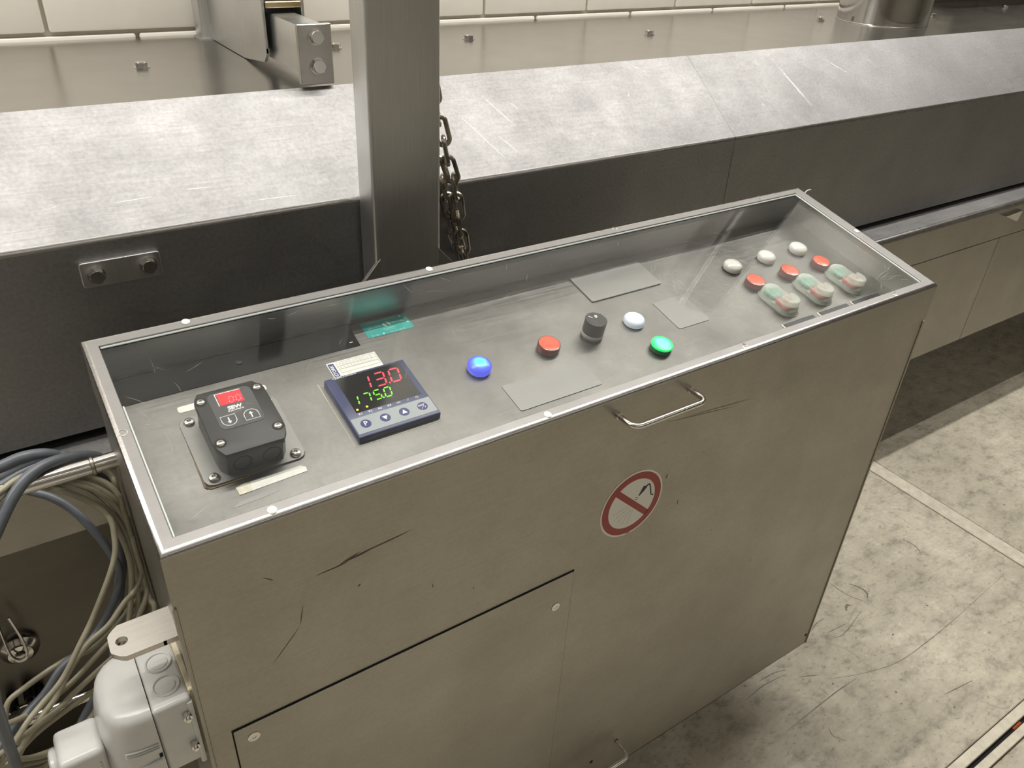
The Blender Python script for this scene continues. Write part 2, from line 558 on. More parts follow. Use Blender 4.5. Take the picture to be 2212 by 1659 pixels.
def extrude_x(bm, prof, x0, x1):
    """open yz profile swept along x (sheet metal seen from outside)"""
    a = [bm.verts.new((x0, y, z)) for y, z in prof]
    b_ = [bm.verts.new((x1, y, z)) for y, z in prof]
    for i in range(len(prof) - 1):
        bm.faces.new((a[i], b_[i], b_[i + 1], a[i + 1]))
    return bm


def loop_x(bm, prof, x0, x1):
    """closed yz profile swept along x"""
    a = [bm.verts.new((x0, y, z)) for y, z in prof]
    b_ = [bm.verts.new((x1, y, z)) for y, z in prof]
    n = len(prof)
    for i in range(n):
        bm.faces.new((a[i], b_[i], b_[(i + 1) % n], a[(i + 1) % n]))
    bm.faces.new(list(reversed(a)))
    bm.faces.new(b_)
    return bm


def B():
    return bmesh.new()


def mesh_of(name, bm, mat, angle=35):
    bmesh.ops.recalc_face_normals(bm, faces=bm.faces)
    me = bpy.data.meshes.new(name)
    bm.to_mesh(me)
    bm.free()
    me.materials.append(mat)
    me.shade_smooth()
    me.set_sharp_from_angle(angle=math.radians(angle))
    return me


ROOTM = {}


def thing(name, label, cat, loc=(0, 0, 0), rot=(0, 0, 0), group=None, kind='thing'):
    o = bpy.data.objects.new(name, None)
    o.empty_display_size = 0.02
    COL.objects.link(o)
    o.location = loc
    o.rotation_euler = rot
    o['label'] = label
    o['category'] = cat
    o['kind'] = kind
    if group:
        o['group'] = group
    ROOTM[o.name] = Matrix.LocRotScale(Vector(loc), Euler(rot), None)
    return o


def root_of(o):
    while o.parent:
        o = o.parent
    return o


def part(name, bm, mat, parent, frame='local', angle=35, label=None):
    """a part; frame 'world' or 'lid' says in which coordinates the shape was written"""
    if frame == 'world':
        bm.transform(ROOTM[root_of(parent).name].inverted())
    elif frame == 'lid':
        bm.transform(ROOTM[root_of(parent).name].inverted() @ LID)
    me = mesh_of(name, bm, mat, angle)
    o = bpy.data.objects.new(name, me)
    COL.objects.link(o)
    o.parent = parent
    if label:
        o['label'] = label
    return o


def inst(name, me, parent, loc=(0, 0, 0), rot=(0, 0, 0), scale=1.0):
    o = bpy.data.objects.new(name, me)
    COL.objects.link(o)
    o.parent = parent
    o.location = loc
    o.rotation_euler = rot
    o.scale = (scale,) * 3 if not isinstance(scale, (tuple, list)) else scale
    return o


def solo(name, bm, mat, label, cat, group=None, frame='world', kind='thing', angle=35):
    """a thing that is one mesh, its origin at its base"""
    if frame == 'lid':
        bm.transform(LID)
    bm.verts.ensure_lookup_table()
    xs = [v.co for v in bm.verts]
    c = Vector(((min(v.x for v in xs) + max(v.x for v in xs)) / 2, (min(v.y for v in xs) + max(v.y for v in xs)) / 2,
                min(v.z for v in xs)))
    bmesh.ops.translate(bm, vec=-c, verts=bm.verts)
    me = mesh_of(name, bm, mat, angle)
    o = bpy.data.objects.new(name, me)
    COL.objects.link(o)
    o.location = c
    o['label'] = label
    o['category'] = cat
    o['kind'] = kind
    if group:
        o['group'] = group
    return o


def on_panel(name, u, v, label, cat, group=None, w=PW):
    """a thing standing on the sloping control panel; its parts are written in mm-scale lid axes around it"""
    return thing(name, label, cat, tuple(lidp(u, v, w)), (TILT, 0, 0), group)


def text_bm(body, size, cx=0.0, cy=0.0, z=0.0, th=0.00012, rot=0.0, squash=1.0, shear=0.0, bold=0.0):
    cu = bpy.data.curves.new('lettering', 'FONT')
    cu.body = body
    cu.size = size
    cu.align_x = 'CENTER'
    cu.align_y = 'CENTER'
    cu.resolution_u = 2
    cu.shear = shear
    cu.offset = bold
    o = bpy.data.objects.new('lettering', cu)
    me = o.to_mesh()
    bm = bmesh.new()
    bm.from_mesh(me)
    o.to_mesh_clear()
    bpy.data.objects.remove(o)
    bpy.data.curves.remove(cu)
    if bm.faces:
        r = bmesh.ops.extrude_face_region(bm, geom=list(bm.faces))
        bmesh.ops.translate(bm, vec=(0, 0, th), verts=[g for g in r['geom'] if isinstance(g, bmesh.types.BMVert)])
    bm.transform(Matrix.Translation((cx, cy, z)) @ Matrix.Rotation(rot, 4, 'Z') @ Matrix.Diagonal((squash, 1, 1, 1)))
    return bm


def merge(dst, src):
    me = bpy.data.meshes.new('tmp')
    src.to_mesh(me)
    src.free()
    dst.from_mesh(me)
    bpy.data.meshes.remove(me)
    return dst


def hexbolt(r=0.0098, h=0.0065, washer=True):
    bm = B()
    if washer:
        lathe(bm, [(r * 1.12, 0), (r * 1.12, 0.0012), (r * 0.9, 0.0013)], 28)
    prism(bm, circ(0, 0, r, 6), 0.001, 0.001 + h * 0.82)
    lathe(bm, [(r * 0.90, 0.001 + h * 0.80), (r * 0.84, 0.001 + h), (r * 0.80, 0.001 + h), (r * 0.62, 0.001 + h), (0, 0.001 + h)], 28)
    return bm


def screw_pan(r=0.0045, h=0.003):
    bm = B()
    lathe(bm, [(r, 0), (r, h * 0.35), (r * 0.85, h * 0.75), (r * 0.5, h), (r * 0.42, h), (r * 0.40, h * 0.45), (0, h * 0.40)], 20)
    return bm


# ================================================================== THE ROOM
FZ = -ZO
floor_bm = B()
box(floor_bm, -4, 7, -5.2, 1.2, FZ - 0.12, FZ - 0.012)
floor = solo('floor', floor_bm, CONCRETE, 'worn grey concrete floor with pale joint strips', 'floor', kind='structure')
ROOTM[floor.name] = Matrix.Translation(floor.location)
XJ0, XJ1 = 1.897, 1.944
YJ0 = -0.282
for x0, x1, y0, y1 in ((-4, XJ0 - 0.003, YJ0 + 0.001, 1.2), (XJ1 + 0.004, 7, YJ0 + 0.001, 1.2), (-4, 7, -5.2, -0.330)):
    bm = B()
    box(bm, x0, x1, y0, y1, FZ - 0.02, FZ, 0.0015, 1)
    part('slab', bm, CONCRETE, floor, 'world')
for x0, x1, y0, y1 in ((XJ0, XJ1, YJ0 + 0.001, 1.2), (-4, 7, -0.302, YJ0 - 0.001), (-4, 7, -0.327, -0.311)):
    bm = B()
    box(bm, x0, x1, y0, y1, FZ - 0.02, FZ + 0.0012, 0.0012, 1)
    part('joint_strip', bm, JOINT_M, floor, 'world')
bm = B()
box(bm, -4, 7, -0.3115, -0.3015, FZ - 0.03, FZ - 0.010)
part('joint_gap', bm, BLACKGAP, floor, 'world')
bm = B()
box(bm, 1.415, 1.445, -0.3090, -0.3035, FZ - 0.012, FZ - 0.004, 0.002, 1)
part('rust_crumb', bm, RUST, floor, 'world')

bm = B()
for pl_ in ([(1178, -27), (1255, -58), (1353, -82), (1475, -83), (1596, -78), (1828, -62)], [(991, 28), (1051, 33), (1116, 26)], [(1049, 45), (1091, 43), (1122, 35)],
            [(1131, 7), (1151, -1), (1171, -11)], [(1257, 75), (1283, 83), (1314, 83)], [(1281, 53), (1315, 49), (1349, 47)], [(1284, 36), (1318, 31), (1407, 52)],
            [(1377, 71), (1392, 81), (1400, 76)], [(1456, 121), (1468, 103), (1469, 82), (1456, 69)], [(1417, 151), (1422, 102), (1442, 64)], [(1087, -103), (1078, -121), (1093, -143)],
            [(1715, 148), (1721, 114), (1703, 87)], [(1006, -65), (1159, -59), (1236, -60)], [(1363, -185), (1449, -197)]):
    sp_ = smooth_path([(x / 1000, y / 1000, FZ + 0.0002) for x, y in pl_], 6)
    wd_ = 0.0011 if len(pl_) < 5 else 0.0008
    if (pl_[0] == (1377, 71)) or (pl_[0] == (1456, 121)):
        wd_ = 0.0030
    vl, vr = [], []
    for k in range(len(sp_)):
        t_ = (sp_[min(k + 1, len(sp_) - 1)] - sp_[max(k - 1, 0)]).normalized()
        w_ = wd_ * (0.35 + 0.65 * math.sin(PI * min(0.95, max(0.05, k / (len(sp_) - 1))))) * random.uniform(0.7, 1.2)
        vl.append(bm.verts.new(sp_[k] + Vector((-t_.y, t_.x, 0)) * w_))
        vr.append(bm.verts.new(sp_[k] - Vector((-t_.y, t_.x, 0)) * w_))
    for k in range(len(sp_) - 1):
        bm.faces.new((vl[k], vr[k], vr[k + 1], vl[k + 1]))
for x, y in ((1517, -96), (1181, -42), (1264, -150), (1279, -126), (1352, -214), (1040, -43), (1620, 30), (1560, -20), (1150, 60), (1330, 10), (1410, -30)):
    r_ = random.uniform(0.0015, 0.0035)
    bm.faces.new([bm.verts.new((x / 1000 + r_ * math.cos(a) * random.uniform(0.6, 1.3), y / 1000 + r_ * math.sin(a) * random.uniform(0.5, 1.1), FZ + 0.0002)) for a in [2 * PI * k / 9 for k in range(9)]])
o_ = part('floor_scuffs', bm, FSCUFF, floor, 'world', label='dark scuffs and specks on the concrete')
o_['kind'] = 'stuff'

WY = 1.155
bm = B()
box(bm, -4, 7, WY + 0.006, WY + 0.2, FZ, 2.5)
wall = solo('wall_back', bm, MORTAR, 'cream painted block wall behind the stainless machine', 'wall', kind='structure')
ROOTM[wall.name] = Matrix.Translation(wall.location)
bm = B()
box(bm, 0, 0.291, -0.006, 0.006, 0, 0.143, 0.004, 2)
brick_me = mesh_of('brick', bm, WALL_P)
for row in range(-2, 5):
    zb = 0.2085 + row * 0.150
    off = 0.1265 if row % 2 == 0 else 0.2715
    for k in range(-5, 12):
        x = off + k * 0.2975
        inst('brick', brick_me, wall, (x - wall.location.x, WY + random.uniform(-0.0006, 0.0006) - wall.location.y + 0.003, zb - wall.location.z))
bm = B()
box(bm, -4, 7, WY - 0.003, WY + 0.006, 0.2085 + 5 * 0.150, 2.5)
part('wall_paint', bm, WALL_P, wall, 'world')
bm = B()
box(bm, -4, 7, -5.2, 1.2, 2.50, 2.6)
solo('ceiling', bm, CEIL, 'pale ceiling above the machine room', 'ceiling', kind='structure')
for nm, d in (('wall_left', (-4.1, -4, -5.2, 1.2)), ('wall_right', (7, 7.1, -5.2, 1.2)), ('wall_front', (-4, 7, -5.3, -5.2))):
    bm = B()
    box(bm, *d, FZ, 2.5)
    solo(nm, bm, ROOMW, 'plain painted wall of the machine room', 'wall', kind='structure')
fix_bm = B()
box(fix_bm, -0.74, 0.74, -0.18, 0.18, 0, 0.05, 0.006, 1)
fix_me = mesh_of('lamp_housing', fix_bm, LAMP_H)
for ry, watts in ROWS:
    for tx in TUBE_X:
        o = bpy.data.objects.new('ceiling_lamp', fix_me)
        COL.objects.link(o)
        o.location = (tx, ry, TUBE_Z + 0.02)
        o['label'] = 'white twin tube ceiling lamp housing above the room'
        o['category'] = 'lamp'
        o['group'] = 'ceiling lamps'
        o['kind'] = 'thing'

# ================================================================== THE STAINLESS MACHINE
HX0, HX1 = -1.6, 4.6
SEAM = 1.1794
HY, HZ = 0.500, 0.0765           # front top edge of the hood
TY, TZ = 0.660, 0.1965           # where the slope meets the flat top
mach = thing('machine_housing', 'long stainless steel machine with sloped hood along the block wall', 'machine', (1.5, 0.8, -0.93))


SLV = Vector((TY - HY, TZ - HZ)).normalized()
FR = 0.0045


def fold_points(r):
    p0, p1, p2 = Vector((HY + SLV.x * r, HZ + SLV.y * r)), Vector((HY, HZ)), Vector((HY, HZ - r))
    return [tuple(p0 * (1 - t) ** 2 + p1 * 2 * t * (1 - t) + p2 * t * t) for t in (0, 0.17, 0.33, 0.5, 0.67, 0.83, 1.0)]


FOLD = fold_points(FR)
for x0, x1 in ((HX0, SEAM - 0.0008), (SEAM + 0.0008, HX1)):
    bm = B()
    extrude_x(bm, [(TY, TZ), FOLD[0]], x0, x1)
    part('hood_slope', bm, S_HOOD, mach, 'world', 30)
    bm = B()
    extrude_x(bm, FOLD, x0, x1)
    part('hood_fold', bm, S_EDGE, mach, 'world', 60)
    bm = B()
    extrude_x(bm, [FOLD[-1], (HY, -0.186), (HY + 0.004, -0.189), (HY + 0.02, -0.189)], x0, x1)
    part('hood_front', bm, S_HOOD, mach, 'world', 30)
bm = B()
for (xa, sa), (xb, sb) in (((673, 173), (726, 70)), ((620, 130), (670, 27)), ((674, 77), (702, 30)), ((727, 137), (742, 116)), ((1401, 190), (1447, 12)), ((1403, 192), (1450, 14)),
                           ((1540, 186), (1640, 96)), ((1704, 187), (1732, 98)), ((1719, 93), (1731, 8)), ((1020, 195), (1057, 168)), ((88, 48), (138, 50)), ((176, 54), (214, 52)),
                           ((252, 22), (330, 20)), ((22, 53), (30, 56)), ((500, 20), (520, 22)), ((860, 60), (866, 40)), ((980, 120), (984, 126)), ((1300, 70), (1306, 60))):
    pa = Vector((xa / 1000, HY, HZ)) + Vector((0, SLV.x, SLV.y)) * (sa / 1000)
    pb = Vector((xb / 1000, HY, HZ)) + Vector((0, SLV.x, SLV.y)) * (sb / 1000)
    nrm_ = Vector((0, -SLV.y, SLV.x)) * 0.0001
    sd = (pb - pa).normalized().cross(nrm_.normalized()) * 0.00025
    q = [pa + nrm_, (pa + pb) / 2 + sd + nrm_, pb + nrm_, (pa + pb) / 2 - sd + nrm_]
    bm.faces.new([bm.verts.new(v) for v in q])
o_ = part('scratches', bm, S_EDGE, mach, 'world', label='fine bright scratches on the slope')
o_['kind'] = 'stuff'
bm = B()
tube(bm, [(SEAM, TY, TZ), (SEAM, HY + 0.003, HZ + 0.0015)], 0.0008, 6)
tube(bm, [(SEAM, HY - 0.0002, HZ - 0.006), (SEAM, HY - 0.0002, -0.18)], 0.0006, 6)
part('weld_seam', bm, S_HOOD, mach, 'world')
bm = B()
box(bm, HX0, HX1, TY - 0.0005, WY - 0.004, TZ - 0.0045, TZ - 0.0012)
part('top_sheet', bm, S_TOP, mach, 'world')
# the ledge that the hood rests on
LY = 0.430
lf = [(LY + 0.012 - 0.012 * math.sin(PI / 2 * k / 6), -0.211 + 0.012 * math.cos(PI / 2 * k / 6)) for k in range(7)]
bm = B()
extrude_x(bm, [(HY + 0.03, -0.199), lf[0]], HX0, HX1)
part('ledge_top', bm, S_HOOD, mach, 'world', 30)
bm = B()
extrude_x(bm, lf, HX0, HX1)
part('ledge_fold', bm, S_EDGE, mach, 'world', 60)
bm = B()
extrude_x(bm, [lf[-1], (LY, -0.292), (LY + 0.004, -0.298), (LY + 0.03, -0.298)], HX0, HX1)
part('ledge_front', bm, S_CAB, mach, 'world', 30)
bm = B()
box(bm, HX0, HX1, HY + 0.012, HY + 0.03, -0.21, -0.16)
part('gap_shade_strip', bm, BLACKGAP, mach, 'world', label='black strip painted as the shade in the gap under the hood')  # black strip stands in for the shade in this gap
for x0, x1, yy in ((HX0, -0.42, 0.19), (-0.417, 0.92, 0.19), (0.923, 2.2665, 0.003), (2.2705, HX1, 0.003)):  # left panels are set back to fall darker under the ledge
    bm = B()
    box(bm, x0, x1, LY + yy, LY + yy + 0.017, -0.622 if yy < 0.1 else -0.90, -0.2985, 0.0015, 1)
    part('cabinet_panel', bm, S_CAB if yy < 0.1 else S_CAB_SHADED, mach, 'world')
bm = B()
box(bm, HX0, 0.92, LY + 0.209, WY - 0.02, -0.615, -0.235)
box(bm, 0.9235, HX1, LY + 0.022, WY - 0.02, -0.615, -0.235)
part('cabinet_light_block', bm, S_CAB, mach, 'world')  # unseen filling behind the panels, added to block stray light
for x in (-1.2, 0.55, 4.2):  # legs not seen in the image, added as supports under the machine
    bm = B()
    box(bm, x, x + 0.06, 0.86, 0.92, FZ, -0.61, 0.003, 1)
    part('added_leg', bm, S_CAB, mach, 'world')
# small bolt heads standing up from the flat top
bm = B()
prism(bm, circ(0, 0, 0.0098, 6, 0.3), 0, 0.0075)
lathe(bm, [(0.0082, 0.0074), (0.0076, 0.0085), (0, 0.0085)], 20)
lathe(bm, [(0.0125, 0), (0.0125, 0.0012), (0.009, 0.0014)], 20)
nut_me = mesh_of('bolt_head', bm, S_BOLT)
mi = ROOTM[mach.name].inverted()
for x, y in ((0.216, 0.883), (0.565, 0.945), (0.855, 0.955), (1.289, 0.894), (1.937, 0.935), (2.397, 0.889), (2.902, 0.955)):
    inst('bolt_head', nut_me, mach, tuple(mi @ Vector((x, y, TZ - 0.0012))), (0, 0, random.uniform(0, 1)))
# bracket plate bolted to the front of the hood
bm = B()
prism(bm, rrect(0.031, 0.125, 0.019, 0.052, 0.004, 3), 0, 0.006, 0.0008, 1)
bm.transform(Matrix.Translation((0, HY, 0)) @ Matrix.Rotation(PI / 2, 4, 'X'))
brk = part('bracket_plate', bm, S_COL, mach, 'world')
bolt_me = mesh_of('hex_bolt', hexbolt(0.0095, 0.0085), S_BOLT)
for x, z in ((0.048, 0.0345), (0.109, 0.036)):
    inst('hex_bolt', bolt_me, brk, tuple(mi @ Vector((x, HY - 0.006, z))), (PI / 2, 0.35, 0))
# catch hanging at the door joint on the right
bm = B()
prism(bm, [(0, 0), (0.085, 0.004), (0.085, -0.003), (0.078, -0.024), (0.070, -0.026)], 0, 0.010, 0.001, 1)
bm.transform(Matrix.Translation((2.222, LY - 0.0005, -0.226)) @ Matrix.Rotation(PI / 2, 4, 'X'))
part('door_catch', bm, S_CHROME, mach, 'world')
# round vent knob with a wire handle on the cabinet at the far left
kn = thing('vent_knob', 'polished round valve knob with a bent wire handle behind the cables', 'knob', (-0.1885, LY + 0.19, -0.632))
bm = B()
lathe(bm, [(0.030, 0), (0.030, 0.006), (0.027, 0.013), (0.020, 0.018), (0.018, 0.022), (0.010, 0.024), (0.009, 0.030), (0, 0.031)], 36)
bm.transform(Matrix.Rotation(PI / 2, 4, 'X'))
part('knob_disc', bm, S_CHROME, kn)
bm = B()
hp = smooth_path([(-0.012, -0.022, 0.075), (-0.012, -0.030, 0.035), (-0.010, -0.034, 0.014), (-0.002, -0.036, 0.004),
                  (0.007, -0.036, 0.006), (0.011, -0.034, 0.018), (0.010, -0.030, 0.045), (0.004, -0.022, 0.085)], 6)
tube(bm, hp, 0.0022, 8)
part('wire_handle', bm, S_CHROME, kn)
# pipe clamp low on the left
cl = thing('pipe_clamp', 'small steel pipe clamp with black screw knobs behind the cables', 'clamp', (-0.214, LY + 0.19, -0.79))
bm = B()
tube(bm, smooth_path([(-0.05, -0.012, 0.0), (-0.03, -0.016, 0.028), (0.0, -0.018, 0.040), (0.03, -0.016, 0.028), (0.05, -0.012, 0.0)], 6), 0.003, 8)
part('clamp_band', bm, S_CHROME, cl)
for dx, dz in ((-0.012, 0.052), (0.014, 0.060), (0.028, 0.046)):
    bm = B()
    cyl(bm, (dx, -0.004, dz), (dx, -0.030, dz), 0.0085, 16)
    cyl(bm, (dx, -0.030, dz), (dx, -0.038, dz), 0.005, 12)
    part('screw_knob', bm, BLK_PL, cl)

# round exhaust duct rising from the flat top
duct = thing('exhaust_duct', 'shiny round exhaust duct rising from the flat machine top', 'duct', (2.112, 0.871, TZ - 0.0012))
bm = B()
lathe(bm, [(0.117, 0.0), (0.117, 1.1)], 72, cap=False)
part('duct_pipe', bm, S_DUCT, duct)
bm = B()
tube(bm, [(0.118 * math.cos(2 * PI * k / 64), 0.118 * math.sin(2 * PI * k / 64), 0.001) for k in range(64)], 0.0016, 6, closed=True)
part('weld_ring', bm, S_CHROME, duct)
# dark stainless cupboard beyond the duct, mirrored in the flat top
bm = B()
box(bm, 2.66, 4.2, 0.985, WY - 0.004, 0.24, 1.0, 0.004, 1)
cup = solo('wall_cupboard', bm, S_CAB, 'dull stainless cupboard on the wall beyond the round duct', 'cupboard')

# upright post against the wall
post = thing('support_post', 'slim stainless post standing at the wall behind the bolted arm', 'post', (0.392, 1.11, TZ - 0.0012))
bm = B()
box(bm, -0.026, 0.026, -0.022, 0.022, 0, 0.9, 0.004, 2)
part('post_tube', bm, S_COL, post)
bm = B()
box(bm, -0.029, 0.029, -0.026, 0.026, 0, 0.002)
part('foot_plate', bm, S_COL, post)

# lifting bracket: channel and bolted arm
lift = thing('lift_bracket', 'steel channel bracket with square arm and two hex bolts on its end plate', 'bracket', (0.415, 0.80, TZ))
for x0, x1, y0, y1, z0, z1 in ((0.384, 0.389, 0.785, 1.085, 0.222, 0.95), (0.447, 0.452, 0.785, 1.085, 0.222, 0.95), (0.384, 0.452, 1.082, 1.087, 0.20, 0.95)):
    bm = B()
    box(bm, x0, x1, y0, y1, z0, z1, 0.001, 1)
    part('channel_plate', bm, S_COL, lift, 'world')
bm = B()
loop_x(bm, [(0.785, 0.222), (0.80, 0.208), (0.90, 0.1965), (1.085, 0.1965), (1.085, 0.23), (0.785, 0.23)], 0.3845, 0.3895)
part('channel_foot', bm, S_COL, lift, 'world')
bm = B()
box(bm, 0.397, 0.439, 0.664, 0.95, 0.212, 0.280, 0.003, 2)
part('square_arm', bm, S_COL, lift, 'world')
bm = B()
box(bm, 0.390, 0.446, 0.782, 0.80, 0.288, 0.297, 0.001, 1)
part('brass_bar', bm, BRASS, lift, 'world')
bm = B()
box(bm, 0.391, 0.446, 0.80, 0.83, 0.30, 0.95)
part('opening_shade', bm, BLACKGAP, lift, 'world')  # black block paints the darkness inside the channel opening
bm = B()
box(bm, 0.390, 0.441, 0.654, 0.664, 0.2005, 0.2835, 0.001, 1)
ep = part('end_plate', bm, S_PLATE, lift, 'world')
li = ROOTM[lift.name].inverted()
bolt_big = mesh_of('hex_bolt', hexbolt(0.0105, 0.008), S_BOLT)
for x, z, a in ((0.4165, 0.2665, 0.2), (0.4165, 0.2265, -0.1)):
    inst('hex_bolt', bolt_big, ep, tuple(li @ Vector((x, 0.654, z))), (PI / 2, a, 0))

# big rectangular column standing on the ledge
colm = thing('support_column', 'broad rectangular stainless column standing behind the control box', 'column', (0.4525, 0.465, -0.199))
bm = B()
box(bm, 0.3985, 0.5045, 0.440, 0.492, -0.199, 1.25)
bm.edges.ensure_lookup_table()
bmesh.ops.bevel(bm, geom=[e for e in bm.edges if abs(e.verts[0].co.z - e.verts[1].co.z) > 0.5], offset=0.007, segments=4, profile=0.5, affect='EDGES')
part('tube', bm, S_COL, colm, 'world', 30)
for sx, xe in ((-1, 0.4055), (1, 0.4985)):
    bm = B()
    loop = [(xe, -0.197), (xe + sx * 0.16, -0.197), (xe + sx * 0.16, -0.17), (xe + sx * 0.0, 0.006)]
    prism(bm, loop if sx > 0 else list(reversed(loop)), 0, 0.006, 0.0006, 1)
    bm.transform(Matrix.Translation((0, 0.4455, 0)) @ Matrix.Rotation(PI / 2, 4, 'X'))
    part('gusset', bm, S_PLATE, colm, 'world')

# two strands of steel chain hanging beside the column
bm = B()
lp = []
for k in range(28):
    a = 2 * PI * k / 28
    lp.append((0.0088 * math.cos(a), 0, 0.0088 * math.sin(a) + (0.0115 if math.sin(a) >= 0 else -0.0115)))
tube(bm, lp, 0.0034, 8, closed=True)
link_me = mesh_of('chain_link', bm, S_CHAIN)
STRANDS = [([(506, 470, 225), (513, 467, 190), (521, 464, 157), (529, 464, 122), (540, 463, 87), (543, 462, 55), (548, 461, 22), (555, 461, -17), (564, 460, -46)],
            'front strand of tarnished steel chain hanging beside the broad column'),
           ([(512, 488, 160), (523, 487, 121), (534, 486, 85), (544, 486, 44), (555, 486, -2), (566, 485, -42)],
            'rear strand of tarnished steel chain between the column and the hood')]
for si, (st, lab) in enumerate(STRANDS):
    pts = smooth_path([Vector(p) / 1000 for p in st], 12)
    ch = thing('chain', lab, 'chain', tuple(pts[-1]), group='chain strands beside the column')
    pitch = 0.0292
    acc, last, k = 0.0, pts[0], 0
    nxt = 0.0
    for a, b_ in zip(pts, pts[1:]):
        seg = (b_ - a).length
        while nxt <= acc + seg:
            p = a.lerp(b_, (nxt - acc) / seg)
            t = (a - b_).normalized()
            nv = Vector((-0.45, -0.89, 0.0)).normalized()
            nv = (nv - t * nv.dot(t)).normalized()
            if k % 2:
                nv = t.cross(nv)
            xv = nv.cross(t)
            e = (Matrix((xv, nv, t)).transposed().to_quaternion() @ Euler((0, 0, random.uniform(-0.22, 0.22))).to_quaternion()).to_euler()
            inst('chain_link', link_me, ch, tuple(p - pts[-1]), tuple(e))
            k += 1
            nxt += pitch
        acc += seg

# ================================================================== THE CONTROL BOX
BB = -0.788                       # bottom of the box
cb = thing('control_box', 'stainless control box with clear sloping lid over its panel', 'control box', (LEN / 2, 0.14, BB))
BY = DEPTH * math.cos(TILT)
BZ = DEPTH * math.sin(TILT)
bm = B()
box(bm, 0.0015, LEN - 0.0015, 0.0018, 0.0035, BB, -0.030)
box(bm, 0.0015, LEN - 0.0015, 0.0018, 0.02, BB, BB + 0.0015)
part('front_panel', bm, S_BOX, cb, 'world')
for x0, x1 in ((0.0015, 0.0030), (LEN - 0.003, LEN - 0.0015)):
    bm = B()
    loop_x(bm, [(0.0035, BB), (BY - 0.002, BB), (BY - 0.002, BZ - 0.010), (0.0035, -0.010)], x0, x1)
    part('side_panel', bm, S_BOX, cb, 'world')
bm = B()
box(bm, 0.0015, LEN - 0.0015, BY - 0.0035, BY - 0.002, BB, BZ - 0.010)
part('back_panel', bm, S_BOX, cb, 'world')
bm = B()
box(bm, 0.003, LEN - 0.003, 0.004, BY - 0.004, BB, BB + 0.0015)
part('bottom_panel', bm, S_BOX, cb, 'world')
for x in (0.25, 0.85):  # arms added out of sight behind the box as its support
    bm = B()
    box(bm, x, x + 0.04, BY - 0.002, LY + 0.003, -0.42, -0.38, 0.003, 1)
    part('added_support_arm', bm, S_COL, cb, 'world')

# lid frame: rim, rounded edge and a skirt that overlaps the box
bm = B()
RIM = dict(l=0.0145, r=0.022, f=0.0145, b=0.0150)


def lid_ring(il, ir, f_, b_, w=0.0, drop=0.0):
    return [bm.verts.new(lidp(u, v, w) - Vector((0, 0, drop))) for u, v in
            ((il, f_), (LEN - ir, f_), (LEN - ir, DEPTH - b_), (il, DEPTH - b_))]


rings = [lid_ring(RIM['l'] + 0.0004, RIM['r'] + 0.0004, RIM['f'] + 0.0004, RIM['b'] + 0.0004, -0.0030),
         lid_ring(RIM['l'], RIM['r'], RIM['f'], RIM['b'], -0.0004),
         lid_ring(RIM['l'] - 0.0005, RIM['r'] - 0.0005, RIM['f'] - 0.0005, RIM['b'] - 0.0005)]
RR = 0.0048
rings.append(lid_ring(RR, RR, RR, RR))
for a, b_ in zip(rings, rings[1:]):
    for k in range(4):
        bm.faces.new((a[k], a[(k + 1) % 4], b_[(k + 1) % 4], b_[k]))
part('lid_frame', bm, S_RIM, cb, 'world', 30)
bm = B()
rings = []
for k in range(0, 7):
    a = PI / 2 * k / 6
    i_ = RR * (1 - math.sin(a))
    rings.append(lid_ring(i_, i_, i_, i_, 0, RR * (1 - math.cos(a))))
for a, b_ in zip(rings, rings[1:]):
    for k in range(4):
        bm.faces.new((a[k], a[(k + 1) % 4], b_[(k + 1) % 4], b_[k]))
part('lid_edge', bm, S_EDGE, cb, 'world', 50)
bm = B()
rings = [lid_ring(0, 0, 0, 0, 0, RR), lid_ring(0, 0, 0, 0, 0, 0.0585), lid_ring(0.0012, 0.0012, 0.0012, 0.0012, 0, 0.060)]
for a, b_ in zip(rings, rings[1:]):
    for k in range(4):
        bm.faces.new((a[k], a[(k + 1) % 4], b_[(k + 1) % 4], b_[k]))
part('lid_skirt', bm, S_BOX, cb, 'world', 30)
# clear cover, sealant line and rivets
bm = B()
box(bm, 0.008, LEN - 0.012, 0.008, DEPTH - 0.008, -0.0065, -0.0032)
part('clear_cover', bm, COVER, cb, 'lid', label='scratched clear plastic cover')
bm = B()
rs = random.Random(11)


def scratch_line(u, v, ang, ln, bend=0.0, wd=0.00016):
    n_ = 6
    L, Rr = [], []
    for k in range(n_ + 1):
        t = k / n_
        a = ang + bend * (t - 0.5)
        x = u + math.cos(ang) * ln * (t - 0.5) - math.sin(ang) * bend * ln * 0.5 * (t - 0.5) ** 2
        y = v + math.sin(ang) * ln * (t - 0.5) + math.cos(ang) * bend * ln * 0.5 * (t - 0.5) ** 2
        w_ = wd * (0.25 + 0.75 * math.sin(PI * max(0.05, min(0.95, t))))
        L.append(bm.verts.new((x - math.sin(a) * w_, y + math.cos(a) * w_, -0.0031)))
        Rr.append(bm.verts.new((x + math.sin(a) * w_, y - math.cos(a) * w_, -0.0031)))
    for k in range(n_):
        bm.faces.new((L[k], Rr[k], Rr[k + 1], L[k + 1]))


